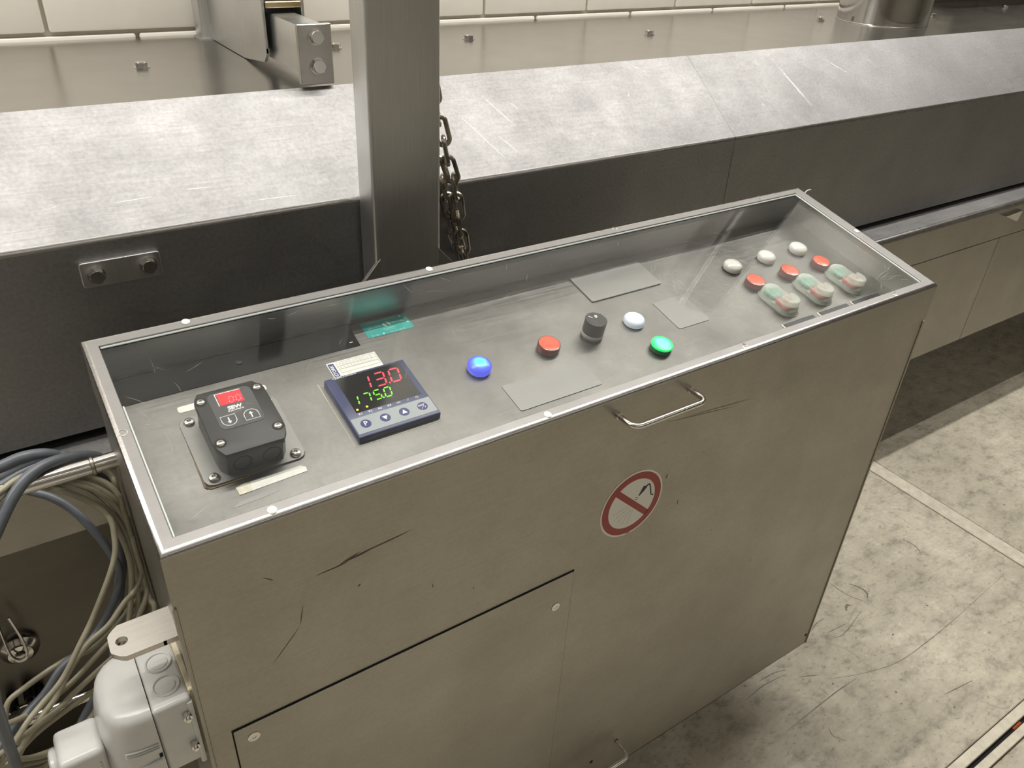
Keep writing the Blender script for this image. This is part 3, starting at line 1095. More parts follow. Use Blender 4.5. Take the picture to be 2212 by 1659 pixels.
for cu, cv, su, sv, a0, sa, ln, cnt in ((0.645, 0.165, 0.03, 0.02, 0.9, 1.2, 0.030, 22), (0.70, 0.115, 0.02, 0.02, 2.3, 0.25, 0.060, 12), (0.79, 0.165, 0.03, 0.04, 2.2, 0.4, 0.055, 14),
                                        (0.86, 0.165, 0.03, 0.03, 2.4, 0.4, 0.030, 12), (1.04, 0.05, 0.02, 0.02, 0.1, 0.3, 0.030, 10), (0.54, 0.07, 0.10, 0.05, 1.5, 1.6, 0.018, 20),
                                        (0.15, 0.16, 0.12, 0.08, 1.2, 1.5, 0.022, 22), (0.42, 0.16, 0.12, 0.08, 1.0, 1.6, 0.020, 24), (0.76, 0.10, 0.25, 0.08, 1.0, 1.6, 0.016, 40)):
    for _ in range(cnt):
        scratch_line(min(max(rs.gauss(cu, su), 0.03), 1.05), min(max(rs.gauss(cv, sv), 0.03), 0.255), rs.gauss(a0, sa), ln * rs.uniform(0.3, 1.3), rs.uniform(-0.5, 0.5), rs.uniform(0.00007, 0.00018))
sco = part('scratches', bm, SCRATCH, cb, 'lid', label='fine scratches in the cover')
sco['kind'] = 'stuff'
bm = B()
z = -0.0024
tube(bm, [(RIM['l'] + 0.001, RIM['f'] + 0.001, z), (RIM['l'] + 0.001, DEPTH - RIM['b'] - 0.09, z)], 0.0011, 6)
tube(bm, [(RIM['l'] + 0.001, DEPTH - RIM['b'] - 0.001, z), (LEN - RIM['r'], DEPTH - RIM['b'] - 0.001, z)], 0.0012, 6)
tube(bm, [(LEN - RIM['r'] - 0.001, DEPTH - RIM['b'], z), (LEN - RIM['r'] - 0.001, RIM['f'], z)], 0.0012, 6)
part('sealant_line', bm, SEAL, cb, 'lid')
bm = B()
lathe(bm, [(0.0044, -0.001), (0.0044, 0.0003), (0.0036, 0.0007), (0, 0.0008)], 18)
riv_me = mesh_of('rivet', bm, FILLER)
bm = B()
lathe(bm, [(0.0042, -0.001), (0.0042, 0.0002), (0.0034, 0.0003), (0.0028, -0.0006), (0, -0.0007)], 18)
riv2_me = mesh_of('rivet', bm, S_CHROME)
ci = ROOTM[cb.name].inverted()
for u, v, plug in ((0.101, 0.277, 1), (0.392, 0.277, 1), (0.690, 0.277, 0), (0.992, 0.277, 0), (1.083, 0.148, 1), (0.997, 0.008, 0),
                   (0.688, 0.008, 0), (0.389, 0.0075, 1), (0.095, 0.0075, 1), (0.0072, 0.144, 0)):
    inst('rivet', riv_me if plug else riv2_me, cb, tuple(ci @ lidp(u, v, 0.0001)), (TILT, 0, 0))
# the recessed panel and the inner walls under the cover
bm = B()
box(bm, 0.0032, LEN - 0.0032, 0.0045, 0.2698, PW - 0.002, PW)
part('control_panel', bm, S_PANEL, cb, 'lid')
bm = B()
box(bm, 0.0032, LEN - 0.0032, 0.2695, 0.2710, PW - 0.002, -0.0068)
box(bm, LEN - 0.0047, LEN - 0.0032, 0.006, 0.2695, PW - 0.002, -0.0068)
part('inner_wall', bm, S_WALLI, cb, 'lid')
# access panel on the front, with two countersunk screws
bm = B()
box(bm, 0.0245, 0.4465, -0.0002, 0.0014, -0.705, -0.2505, 0.0004, 1)
ap = part('access_panel', bm, S_BOX, cb, 'world')
bm = B()
box(bm, 0.0232, 0.4478, 0.0013, 0.0019, -0.7065, -0.2490)
part('panel_gap', bm, BLACKGAP, ap, 'world')
bm = B()
lathe(bm, [(0.0062, 0), (0.0062, 0.0004), (0.0050, 0.0006), (0.0022, 0.0006), (0.0020, -0.0002), (0, -0.0002)], 22)
csk_me = mesh_of('screw', bm, S_BOLT)
for x, z_ in ((0.0425, -0.270), (0.4225, -0.300), (0.0425, -0.685), (0.4225, -0.685)):
    inst('screw', csk_me, ap, tuple(ci @ Vector((x, -0.0003, z_))), (PI / 2, 0, 0))
for x, z_ in ((0.537, -0.730), (1.083, -0.761)):
    bm = B()
    cyl(bm, (x, 0.0026, z_), (x, 0.0012, z_), 0.0032, 16)
    part('drain_hole', bm, BLACKGAP, cb, 'world')


def bar_handle(x0, x1, z, out=0.030, r=0.0034):
    bm = B()
    rb = 0.011
    pts = [Vector((x0, 0.001, z)), Vector((x0, -out + rb, z))]
    for k in range(1, 7):
        a = PI / 2 * k / 6
        pts.append(Vector((x0 + rb * (1 - math.cos(a)), -out + rb - rb * math.sin(a), z)))
    for k in range(0, 7):
        a = PI / 2 * (1 - k / 6)
        pts.append(Vector((x1 - rb * (1 - math.cos(a)), -out + rb - rb * math.sin(a), z)))
    pts.append(Vector((x1, 0.001, z)))
    tube(bm, pts, r, 14)
    for x in (x0, x1):
        cyl(bm, (x, 0.001, z), (x, -0.0045, z), r * 1.22, 16)
    return bm


part('handle', bar_handle(0.481, 0.591, -0.0255), S_CHROME, cb, 'world')
part('handle', bar_handle(0.478, 0.588, -0.715), S_CHROME, cb, 'world')
bm = B()
for (xa, za), (xb, zb), wd in (((109, -119), (104, -145), 0.0005), ((104, -145), (72, -182), 0.0004), ((77, -66), (86, -74), 0.0005), ((248, -165), (249, -173), 0.0007), ((123, -89), (160, -87), 0.0007),
                               ((152, -85), (227, -78), 0.0009), ((146, -88), (170, -80), 0.0012), ((586, -153), (584, -161), 0.0008), ((616, -208), (617, -218), 0.0006), ((645, -143), (648, -141), 0.0007),
                               ((560, -66), (690, -84), 0.0004), ((600, -70), (720, -82), 0.0004), ((168, -122), (165, -126), 0.0008), ((153, -86), (180, -83), 0.0010), ((300, -200), (301, -203), 0.0007),
                               ((700, -300), (703, -304), 0.0006), ((820, -420), (822, -428), 0.0005)):
    pa, pb = Vector((xa / 1000, 0.0016, za / 1000)), Vector((xb / 1000, 0.0016, zb / 1000))
    sd = (pb - pa).normalized().cross(Vector((0, 1, 0))) * wd
    bm.faces.new([bm.verts.new(v) for v in (pa, (pa * 2 + pb) / 3 + sd, (pa + pb * 2) / 3 + sd * 0.7, pb, (pa + pb * 2) / 3 - sd, (pa * 2 + pb) / 3 - sd * 0.6)])
o_ = part('scuff_marks', bm, SCUFF, cb, 'world', label='dark scuffs on the box front')
o_['kind'] = 'stuff'
# thin wire end poking out behind the right rim
bm = B()
tube(bm, smooth_path([(1.085, 0.262, 0.045), (1.112, 0.272, 0.053), (1.126, 0.274, 0.053)], 4), 0.0009, 6)
part('wire_end', bm, WHITE_LAB, cb, 'world')
# bare steel tab welded to the left side
tab_bm = B()
outer = [(0.0015, 0.026), (0.0015, 0.066), (-0.044, 0.066), (-0.053, 0.057), (-0.054, 0.036), (-0.045, 0.026)]
hole = circ(-0.043, 0.0455, 0.0052, 24)
# plate with a drilled hole: bridge the outline to the hole ring
oring = []
for k in range(24):
    a = 2 * PI * k / 24
    dx, dy = math.cos(a), math.sin(a)
    best = None
    for i in range(len(outer)):
        (ax, ay), (bx_, by_) = outer[i], outer[(i + 1) % len(outer)]
        ex, ey = bx_ - ax, by_ - ay
        den = dx * ey - dy * ex
        if abs(den) < 1e-12:
            continue
        t = ((ax + 0.043) * ey - (ay - 0.0455) * ex) / den
        s_ = ((ax + 0.043) * dy - (ay - 0.0455) * dx) / den
        if t > 0 and -1e-6 <= s_ <= 1 + 1e-6 and (best is None or t < best):
            best = t
    oring.append((-0.043 + dx * best, 0.0455 + dy * best))
extra = {}
layers = []
for zz in (-0.126, -0.120):
    layers.append(([tab_bm.verts.new((x, y, zz)) for x, y in oring], [tab_bm.verts.new((x, y, zz)) for x, y in hole]))
for k in range(24):
    k2 = (k + 1) % 24
    (lo_o, lo_h), (hi_o, hi_h) = layers
    tab_bm.faces.new((hi_o[k], hi_o[k2], hi_h[k2], hi_h[k]))
    tab_bm.faces.new((lo_o[k2], lo_o[k], lo_h[k], lo_h[k2]))
    tab_bm.faces.new((lo_o[k], lo_o[k2], hi_o[k2], hi_o[k]))
    tab_bm.faces.new((lo_h[k2], lo_h[k], hi_h[k], hi_h[k2]))
box(tab_bm, -0.012, 0.0015, 0.026, 0.066, -0.126, -0.1199)
part('drilled_tab', tab_bm, S_PLATE, cb, 'world', label='flat steel tab with a drilled hole')
# chipped weld and rolled edge at the left corner
bm = B()
tube(bm, [(0.0010, 0.0012, -0.062), (0.0010, 0.0012, BB)], 0.0022, 8)
part('corner_seam', bm, S_BOX, cb, 'world')
bm = B()
tube(bm, [(LEN - 0.001, 0.0012, -0.062), (LEN - 0.001, 0.0012, BB)], 0.0014, 8)
part('corner_seam', bm, S_BOX, cb, 'world')

# ---------------------------------------------------------------- things on the control panel
# motor speed controller
sc = on_panel('speed_controller', 0.111, 0.140, 'black plastic speed controller with red display and two arrow keys', 'controller')


def mm(pts, cx, cy):
    return [((x - cx) / 1000, (y - cy) / 1000) for x, y in pts]


CX, CY = 111.0, 140.0
bm = B()
prism(bm, rrect(-0.0495, 0.0495, -0.048, 0.047, 0.008, 5), 0, 0.0022, 0.0006, 1)
part('mounting_plate', bm, S_DULL, sc)
pan_me = mesh_of('screw', screw_pan(0.0056, 0.0040), S_BOLT)
for x, y in ((-0.040, 0.039), (0.040, 0.039), (0.040, -0.041), (-0.040, -0.040)):
    inst('screw', pan_me, sc, (x, y, 0.0022))
body = mm([(84, 98), (138, 98), (143.5, 106), (144.5, 117), (144.5, 172), (140, 180), (136, 182.5), (85, 182.5), (79.5, 176), (78, 170), (78, 117), (79, 106)], CX, CY)
bm = B()
prism(bm, body, 0.0022, 0.0275)
part('housing', bm, BLK_PL, sc)
lidpts = mm([(83.1, 96), (139, 96), (144, 104), (146, 112), (146.2, 119), (146, 171), (143.2, 176), (137.6, 184), (82.6, 184), (78.4, 178), (76.6, 172), (76.4, 117), (77.8, 106)], CX, CY)
bm = B()
prism(bm, lidpts, 0.0275, 0.0338, 0.0012, 2)
part('housing_lid', bm, BLK_PL, sc)
for x, y in ((82.9, 171.6), (139.0, 172.3), (139.4, 113.6), (83.4, 112.6)):
    bm = B()
    cyl(bm, ((x - CX) / 1000, (y - CY) / 1000, 0.0335), ((x - CX) / 1000, (y - CY) / 1000, 0.0340), 0.0058, 24)
    rec = part('screw_recess', bm, BLACKGAP, sc)
    bm = screw_pan(0.0042, 0.0022)
    bmesh.ops.translate(bm, vec=((x - CX) / 1000, (y - CY) / 1000, 0.0336), verts=bm.verts)
    part('screw', bm, S_BOLT, rec)
bm = B()
prism(bm, rrect(-0.0215, 0.0215, -0.0132, 0.0382, 0.006, 5), 0.0338, 0.0343, 0.0002, 1)
mem = part('membrane', bm, BLK_MEM, sc)
ZM = 0.0343
bm = B()
prism(bm, [(-0.0122, 0.0194), (0.0110, 0.0186), (0.0110, 0.0352), (-0.0120, 0.0358)], ZM, ZM + 0.0003)
dsp = part('red_display', bm, DISP_R, sc)


def seg7(ch, w, h, t, sl=0.12):
    """lit bars of one seven-segment digit, lower left corner at the origin"""
    S = {'0': 'abcdef', '1': 'bc', '3': 'abgcd', '5': 'afgcd', '7': 'abc', '2': 'abged'}[ch]
    H = {'a': (0, h), 'g': (0, h / 2), 'd': (0, 0)}
    V = {'f': (0, h / 2), 'b': (w, h / 2), 'e': (0, 0), 'c': (w, 0)}
    out = []
    for s in S:
        if s in H:
            x, y = H[s]
            q = [(x + t * .6, y), (x + t * 1.1, y - t / 2), (x + w - t * 1.1, y - t / 2), (x + w - t * .6, y), (x + w - t * 1.1, y + t / 2), (x + t * 1.1, y + t / 2)]
        else:
            x, y = V[s]
            q = [(x, y + t * .6), (x + t / 2, y + t * 1.1), (x + t / 2, y + h / 2 - t * 1.1), (x, y + h / 2 - t * .6), (x - t / 2, y + h / 2 - t * 1.1), (x - t / 2, y + t * 1.1)]
        out.append([(a + sl * b, b) for a, b in q])
    return out


for x in (-0.0030, 0.0040):
    bm = B()
    for q in seg7('0', 0.0042, 0.0080, 0.0011):
        prism(bm, [(a + x, b + 0.0203) for a, b in q], ZM + 0.0003, ZM + 0.0004)
    part('digit', bm, DISP_DG, dsp)
bm = B()
prism(bm, [(-0.0140, 0.0190), (-0.0132, 0.0190), (-0.0132, 0.0358), (-0.0140, 0.0366)], ZM, ZM + 0.0002)
prism(bm, [(-0.0140, 0.0366), (-0.0132, 0.0358), (0.0115, 0.0356), (0.0115, 0.0364)], ZM, ZM + 0.0002)
part('display_outline', bm, WHITE_INK, sc)
part('lettering', text_bm('SEW', 0.0062, -0.0005, 0.0135, ZM, squash=1.12, bold=0.0003), WHITE_INK, sc)
part('lettering', text_bm('EURODRIVE', 0.0026, -0.0005, 0.0095, ZM, squash=1.12, bold=0.00006), WHITE_INK, sc)


def key_outline(cx, cy, up):
    w, h, r = 0.0070, 0.0135, 0.0068
    pts = []
    if up:
        pts = [(-w, -h / 2), (w, -h / 2), (w, h / 2 - r)]
        pts += [(w * math.cos(PI * k / 12), h / 2 - r + r * math.sin(PI * k / 12)) for k in range(1, 12)] + [(-w, h / 2 - r)]
    else:
        pts = [(w, h / 2), (-w, h / 2), (-w, -h / 2 + r)]
        pts += [(w * math.cos(PI + PI * k / 12), -h / 2 + r + r * math.sin(PI + PI * k / 12)) for k in range(1, 12)] + [(w, -h / 2 + r)]
    bm = B()
    tube(bm, [(cx + x, cy + y, ZM + 0.0001) for x, y in pts], 0.00042, 6, closed=True)
    return bm


for cx, cy, up in ((-0.0110, -0.0025, False), (0.0105, -0.0022, True)):
    ky = part('arrow_key', key_outline(cx, cy, up), WHITE_INK, sc)
    s_ = 1 if up else -1
    bm = B()
    arrow = [(-0.0006, -0.0042), (0.0006, -0.0042), (0.0006, 0.0010), (0.0020, 0.0010), (0, 0.0042), (-0.0020, 0.0010), (-0.0006, 0.0010)]
    prism(bm, [(cx + x * s_, cy + y * s_) for x, y in arrow], ZM, ZM + 0.0002)
    part('arrow', bm, WHITE_INK, ky)
for x in (-0.0125, 0.0160):
    bm = B()
    for rr_, zc in ((0.0088, 0.0145),):
        tube(bm, [(x + rr_ * math.cos(2 * PI * k / 36), -0.0422, zc + rr_ * math.sin(2 * PI * k / 36)) for k in range(36)], 0.0006, 6, closed=True)
    part('knockout', bm, BLACKGAP, sc)
# grease that has run out around the mounting plate
for u0, v0, pts in ((0, 0, [(-0.0500, 0.010), (-0.0492, 0.010), (-0.0492, -0.0485), (-0.010, -0.0485), (-0.012, -0.0500), (-0.046, -0.0502), (-0.0512, -0.046)]),):
    bm = B()
    prism(bm, pts, 0, 0.0010)
    part('grease_line', bm, STAIN, sc)

# temperature controller
tcn = on_panel('temperature_controller', 0.263, 0.1345, 'navy blue square temperature controller with red and green digits', 'controller')
CX, CY = 263.0, 134.5
bm = B()
prism(bm, rrect(-0.048, 0.048, -0.0465, 0.0465, 0.0012, 2), 0, 0.0080, 0.0014, 2)
part('bezel', bm, NAVY, tcn)
bm = B()
prism(bm, [(-0.0362, -0.0125), (0.0412, -0.0125), (0.0412, 0.0430), (-0.0362, 0.0430)], 0.0078, 0.0083)
part('screen', bm, SCREEN, tcn)
bm = B()
prism(bm, rrect(-0.0462, 0.0465, -0.0420, -0.0195, 0.0004, 1), 0.0078, 0.0083)
part('keypad', bm, KEYGREY, tcn)
ZS = 0.0083


def digit(ch, x, y, w, h, t, mat):
    bm = B()
    for q in seg7(ch, w, h, t, 0.20):
        prism(bm, [(a + (x - CX) / 1000, b + (y - CY) / 1000) for a, b in q], ZS, ZS + 0.0002)
    return part('digit', bm, mat, tcn)


for ch, x, y in (('1', 246.5, 150.5), ('3', 264.9, 150.5), ('0', 282.9, 150.4)):
    digit(ch, x, y, 0.0113, 0.0195, 0.0017, DIG_R)
for ch, x, y in (('1', 227.8, 132.0), ('7', 242.0, 132.0), ('5', 254.4, 132.2), ('0', 266.5, 132.0)):
    digit(ch, x, y, 0.0075, 0.0135, 0.0014, DIG_G)
for x, y, r, mat, nm in ((280.0, 150.6, 0.0010, DIG_R, 'decimal_point'), (263.6, 132.4, 0.0009, DIG_G, 'decimal_point'),
                         (229.8, 126.0, 0.0013, LED_O, 'status_led'), (241.1, 126.5, 0.0013, LED_O, 'status_led')):
    bm = B()
    prism(bm, circ((x - CX) / 1000, (y - CY) / 1000, r, 16), ZS, ZS + 0.0003)
    part(nm, bm, mat, tcn)
for t_, x in (('K1', 230.4), ('K2', 241.9), ('K3', 253.1), ('K4', 264.0)):
    part('lettering', text_bm(t_, 0.0038, (x - CX) / 1000, (119.3 - CY) / 1000, 0.0080, bold=0.00004), WHITE_INK, tcn)
bm = B()   # hand, ramp and clock symbols
for x in (274.2, 276.2):
    tube(bm, [((x - CX) / 1000 + 0.0011 * math.cos(2 * PI * k / 12), (119.5 - CY) / 1000 + 0.0008 * math.sin(2 * PI * k / 12), 0.0081) for k in range(12)], 0.00022, 5, closed=True)
part('hand_symbol', bm, WHITE_INK, tcn)
bm = B()
tube(bm, [((x - CX) / 1000, (y - CY) / 1000, 0.0081) for x, y in ((285.2, 118.0), (286.1, 118.1), (286.6, 119.4), (287.0, 120.8), (287.9, 121.0))], 0.00024, 5)
part('ramp_symbol', bm, WHITE_INK, tcn)
bm = B()
tube(bm, [((297.3 - CX) / 1000 + 0.0016 * math.cos(2 * PI * k / 16), (119.3 - CY) / 1000 + 0.0016 * math.sin(2 * PI * k / 16), 0.0081) for k in range(16)], 0.00022, 5, closed=True)
tube(bm, [((297.3 - CX) / 1000, (120.3 - CY) / 1000, 0.0081), ((297.3 - CX) / 1000, (119.3 - CY) / 1000, 0.0081), ((298.1 - CX) / 1000, (119.3 - CY) / 1000, 0.0081)], 0.00022, 5)
part('clock_symbol', bm, WHITE_INK, tcn)
part('lettering', text_bm('JUMO', 0.0032, (231.0 - CX) / 1000, (179.0 - CY) / 1000, 0.0080, bold=0.00008, shear=0.2), WHITE_INK, tcn)
bm = B()
tube(bm, [((231.0 - CX) / 1000 + 0.0066 * math.cos(2 * PI * k / 28), (179.0 - CY) / 1000 + 0.0020 * math.sin(2 * PI * k / 28), 0.0081) for k in range(28)], 0.00022, 5, closed=True)
part('logo_ring', bm, WHITE_INK, tcn)
part('lettering', text_bm('cTRON 04', 0.0030, (245.4 - CX) / 1000, (178.9 - CY) / 1000, 0.0080), WHITE_INK, tcn)
for x, kind in ((229.6, 'P'), (252.0, 'D'), (274.3, 'U'), (296.4, 'E')):
    bx_, by_ = (x - CX) / 1000, (104.2 - CY) / 1000
    bm = B()
    prism(bm, circ(bx_, by_, 0.0057, 32), ZS, ZS + 0.0003)
    kb = part('round_key', bm, NAVY_D, tcn)
    if kind == 'P':
        sb = text_bm('P', 0.0088, bx_, by_, ZS + 0.0003, bold=0.00008)
    elif kind == 'D':
        sb = prism(B(), [(bx_ - 0.0031, by_ + 0.0024), (bx_, by_ - 0.0032), (bx_ + 0.0031, by_ + 0.0024)], ZS + 0.0003, ZS + 0.0004)
    elif kind == 'U':
        sb = prism(B(), [(bx_ - 0.0031, by_ - 0.0024), (bx_ + 0.0031, by_ - 0.0024), (bx_, by_ + 0.0032)], ZS + 0.0003, ZS + 0.0004)
    else:
        sb = text_bm('EXIT', 0.0034, bx_ - 0.0010, by_ + 0.0014, ZS + 0.0003, bold=0.00005)
        merge(sb, text_bm('F', 0.0034, bx_ + 0.0026, by_ - 0.0022, ZS + 0.0003, bold=0.00005))
        tube(sb, [(bx_ - 0.0022, by_ - 0.0042, ZS + 0.0003), (bx_ + 0.0034, by_ + 0.0030, ZS + 0.0003)], 0.00025, 5)
    part('key_symbol', sb, WHITE_INK, kb)
# worn clear film around the temperature controller is part of the panel: a thin frame of old glue
bm = B()
tube(bm, [(-0.0535, 0.050, 0.0001), (-0.0535, -0.0505, 0.0001), (0.050, -0.0505, 0.0001)], 0.0004, 5)
part('glue_line', bm, CREAM_LAB, tcn)

# service label of the controller supplier, half under the temperature controller
sl = on_panel('terminal_label', 0.2605, 0.1945, 'white printed terminal label with a dark blue band above the temperature controller', 'label')
bm = B()
prism(bm, rrect(-0.0300, 0.0300, -0.0190, 0.0178, 0.0008, 2), 0, 0.0003)
part('paper', bm, WHITE_LAB, sl)
bm = B()
prism(bm, rrect(-0.0290, -0.0222, -0.0100, 0.0158, 0.0006, 2), 0.0003, 0.0004)
part('blue_band', bm, NAVY_D, sl)
part('lettering', text_bm('STORK', 0.0058, -0.0256, 0.0040, 0.0004, rot=PI / 2, bold=0.0001), WHITE_INK, sl)
bm = B()
for y in (0.0158, 0.0090, 0.0040, -0.0020):
    box(bm, -0.0190, 0.0285, y - 0.0002, y + 0.0002, 0.0003, 0.00036)
for x in (-0.0190, 0.0285):
    box(bm, x - 0.0002, x + 0.0002, -0.0020, 0.0158, 0.0003, 0.00036)
for k in range(10):
    x = -0.0150 + k * 0.0042
    box(bm, x - 0.0015, x + 0.0015, 0.0100, 0.0103, 0.0003, 0.00036)
    box(bm, x - 0.0015, x + 0.0015, 0.0130, 0.0133, 0.0003, 0.00036)
    box(bm, x - 0.0015, x - 0.0012, 0.0100, 0.0130, 0.0003, 0.00036)
    box(bm, x - 0.0015, x + 0.0015, 0.0045, 0.0048, 0.0003, 0.00036)
    box(bm, x - 0.0015, x - 0.0012, 0.0045, 0.0080, 0.0003, 0.00036)
part('printed_grid', bm, GREY_INK, sl)

# teal inspection sticker
ts = on_panel('inspection_sticker', 0.3250, 0.2495, 'teal inspection sticker with pale print near the back wall of the panel', 'sticker')
bm = B()
prism(bm, rrect(-0.0305, 0.0305, -0.0140, 0.0140, 0.0030, 4), 0, 0.0003)
part('foil', bm, TEAL, ts)
tx = text_bm('NEN 1010', 0.0040, -0.0165, 0.0012, 0.0003)
merge(tx, text_bm('NEN 3140', 0.0040, 0.0140, 0.0030, 0.0003))
merge(tx, text_bm('van den Elzen', 0.0030, 0.0010, -0.0045, 0.0003))
merge(tx, text_bm('elektrotechniek', 0.0020, 0.0010, -0.0072, 0.0003))
merge(tx, text_bm('1 | 2 | 3 | 4 | 5 | 6 | 7 | 8 | 9 | 10 | 11', 0.0027, -0.0035, 0.0120, 0.0003))
merge(tx, text_bm('19 | 20 |', 0.0030, -0.0205, -0.0118, 0.0003))
merge(tx, text_bm('| 22 | 23 | 24 | 25', 0.0030, 0.0085, -0.0118, 0.0003))
part('lettering', tx, TEAL_INK, ts)
bm = B()
for a0 in (0.35, PI + 0.35):
    pts = [(0.0005 + 0.0052 * math.cos(a0 - 1.15 + 2.3 * k / 14), 0.0030 + 0.0046 * math.sin(a0 - 1.15 + 2.3 * k / 14)) for k in range(15)]
    pts.append((0.0005 + 0.0010 * math.cos(a0), 0.0030 + 0.0010 * math.sin(a0)))
    prism(bm, pts, 0.0003, 0.0004)
for x, y in ((-0.0100, -0.0118), (0.0222, 0.0118), (0.0270, 0.0060), (0.0272, -0.0012)):
    prism(bm, circ(x, y, 0.0014, 16), 0.0003, 0.0004)
part('emblem', bm, TEAL_INK, ts)

# black strip along the back of the panel
tp = on_panel('name_strip', 0.1495, 0.2475, 'long glossy black strip along the back left of the panel', 'strip')
bm = B()
prism(bm, [(-0.1455, -0.0205), (0.1305, -0.0195), (0.1325, 0.0215), (-0.1455, 0.0215)], 0, 0.0010, 0.0003, 1)
part('strip_plate', bm, BLK_TAPE, tp)
bm = B()
lathe(bm, [(0.0036, 0.001), (0.0034, 0.0022), (0, 0.0026)], 20)
bmesh.ops.translate(bm, vec=(-0.005, 0.0015, 0), verts=bm.verts)
part('stud', bm, BLK_PL, tp)
bm = B()
box(bm, 0.1205, 0.1245, -0.0120, -0.0112, 0.001, 0.0012)
part('white_mark', bm, WHITE_INK, tp)

# white paper strips beside the speed controller
bm = B()
prism(bm, rrect(0.066, 0.158, 0.1975, 0.2065, 0.003, 3), PW, PW + 0.0004)
solo('paper_label', bm, WHITE_LAB, 'white label strip half hidden behind the black speed controller', 'label', frame='lid')
lb = thing('torn_label', 'torn white label strip in front of the black speed controller', 'label', tuple(lidp(0.120, 0.079, PW)), (TILT, 0, 0))
bm = B()
prism(bm, [(-0.022, -0.0060), (0.0335, -0.0040), (0.0345, 0.0015), (0.030, 0.0052), (-0.020, 0.0050), (-0.026, 0.0010)], 0, 0.0005)
part('paper', bm, WHITE_LAB, lb)
bm = B()
prism(bm, [(-0.034, -0.0065), (-0.0215, -0.0062), (-0.0205, 0.0042), (-0.026, 0.0050), (-0.0345, 0.0035)], 0, 0.0007)
part('torn_end', bm, CREAM_LAB, lb)
bm = B()
prism(bm, [(-0.044, -0.0185), (-0.020, -0.0180), (0.002, -0.0160), (0.004, -0.0120), (-0.010, -0.0115), (-0.036, -0.0135)], 0, 0.0002)
part('glue_residue', bm, S_DULL, lb)

# blank plates left and right of the middle
for u0, u1, v0, v1, th, lab in ((0.604, 0.730, 0.196, 0.253, 0.0022, 'blank grey plate standing slightly proud near the back wall, above the white lamp'),
                                (0.400, 0.5185, 0.060, 0.104, 0.0008, 'blank grey plate at the front edge between the blue lamp and the green lamp'),
                                (0.686, 0.744, 0.106, 0.165, 0.0008, 'small square blank grey plate beside the white lit lamp')):
    bm = B()
    prism(bm, rrect(u0, u1, v0, v1, 0.003, 4), PW, PW + th, 0.0002, 1)
    solo('blank_plate', bm, S_DULL, lab, 'plate', frame='lid')


# lamps
def lamp(u, v, style, label, group=None, r=0.0145):
    o = on_panel('indicator_lamp', u, v, label, 'lamp', group)
    bm = B()
    lathe(bm, [(r * 0.97, 0), (r * 0.97, 0.0012), (r * 0.90, 0.0014)], 36)
    part('base_ring', bm, BLK_PL, o)
    if style == 'red':
        bm = B()
        lathe(bm, [(r * 0.95, 0.0010), (r, 0.0020), (r, 0.0095), (r * 0.97, 0.0104), (r * 0.90, 0.0106)], 40, cap=False)
        part('lens_rim', bm, RED_SIDE, o)
        bm = B()
        lathe(bm, [(r * 0.92, 0.0098), (r * 0.90, 0.0107), (r * 0.6, 0.0113), (r * 0.3, 0.0115), (0, 0.0116)], 40)
        part('lens', bm, RED_LENS, o)
    elif style == 'white':
        bm = B()
        lathe(bm, [(r * 0.94, 0.0010), (r, 0.0025), (r, 0.0065), (r * 0.96, 0.0088), (r * 0.85, 0.0106), (r * 0.65, 0.0120), (r * 0.4, 0.0128), (0, 0.0132)], 40)
        part('lens', bm, WHITE_LENS, o)
    elif style == 'white_lit':
        bm = B()
        lathe(bm, [(r * 0.94, 0.0010), (r, 0.0022), (r, 0.0060), (r * 0.985, 0.0072), (r * 0.93, 0.0086), (r * 0.75, 0.0104), (r * 0.45, 0.0118), (0, 0.0124)], 40)
        part('lens', bm, WHITE_L, o)
    elif style == 'blue_lit':
        bm = B()
        lathe(bm, [(r * 0.94, 0.0010), (r, 0.0025), (r, 0.0085), (r * 0.97, 0.0098), (r * 0.86, 0.0112), (r * 0.60, 0.0128), (r * 0.3, 0.0136), (0, 0.0138)], 40)
        part('lens', bm, BLUE_L, o)
    else:
        bm = B()
        lathe(bm, [(r * 0.95, 0.0010), (r, 0.0020), (r, 0.0078)], 40, cap=False)
        part('lens_rim', bm, GREEN_SIDE, o)
        bm = B()
        lathe(bm, [(r, 0.0078), (r, 0.0098), (r * 0.96, 0.0106), (r * 0.6, 0.0112), (0, 0.0115)], 40)
        part('lens', bm, GREEN_L, o)
    return o


lamp(0.390, 0.1385, 'blue_lit', 'glowing blue round lamp beside the temperature controller')
lamp(0.4905, 0.1385, 'red', 'unlit red round lamp between the blue lamp and the black selector')
lamp(0.6315, 0.1400, 'white_lit', 'brightly lit white round lamp beside the black selector')
lamp(0.6320, 0.0840, 'green', 'glowing green round lamp near the front rim')
for u, w_ in ((0.8655, 'nearest the middle of the panel'), (0.9405, 'between the two others'), (1.0145, 'nearest the right end wall')):
    lamp(u, 0.1880, 'white', 'unlit milky white lamp of the back row, ' + w_, 'white lamps in the back row')
for u, w_ in ((0.8695, 'nearest the middle of the panel'), (0.9455, 'between the two others'), (1.0195, 'nearest the right end wall')):
    lamp(u, 0.1445, 'red', 'unlit red lamp of the middle row, ' + w_, 'red lamps in the middle row')

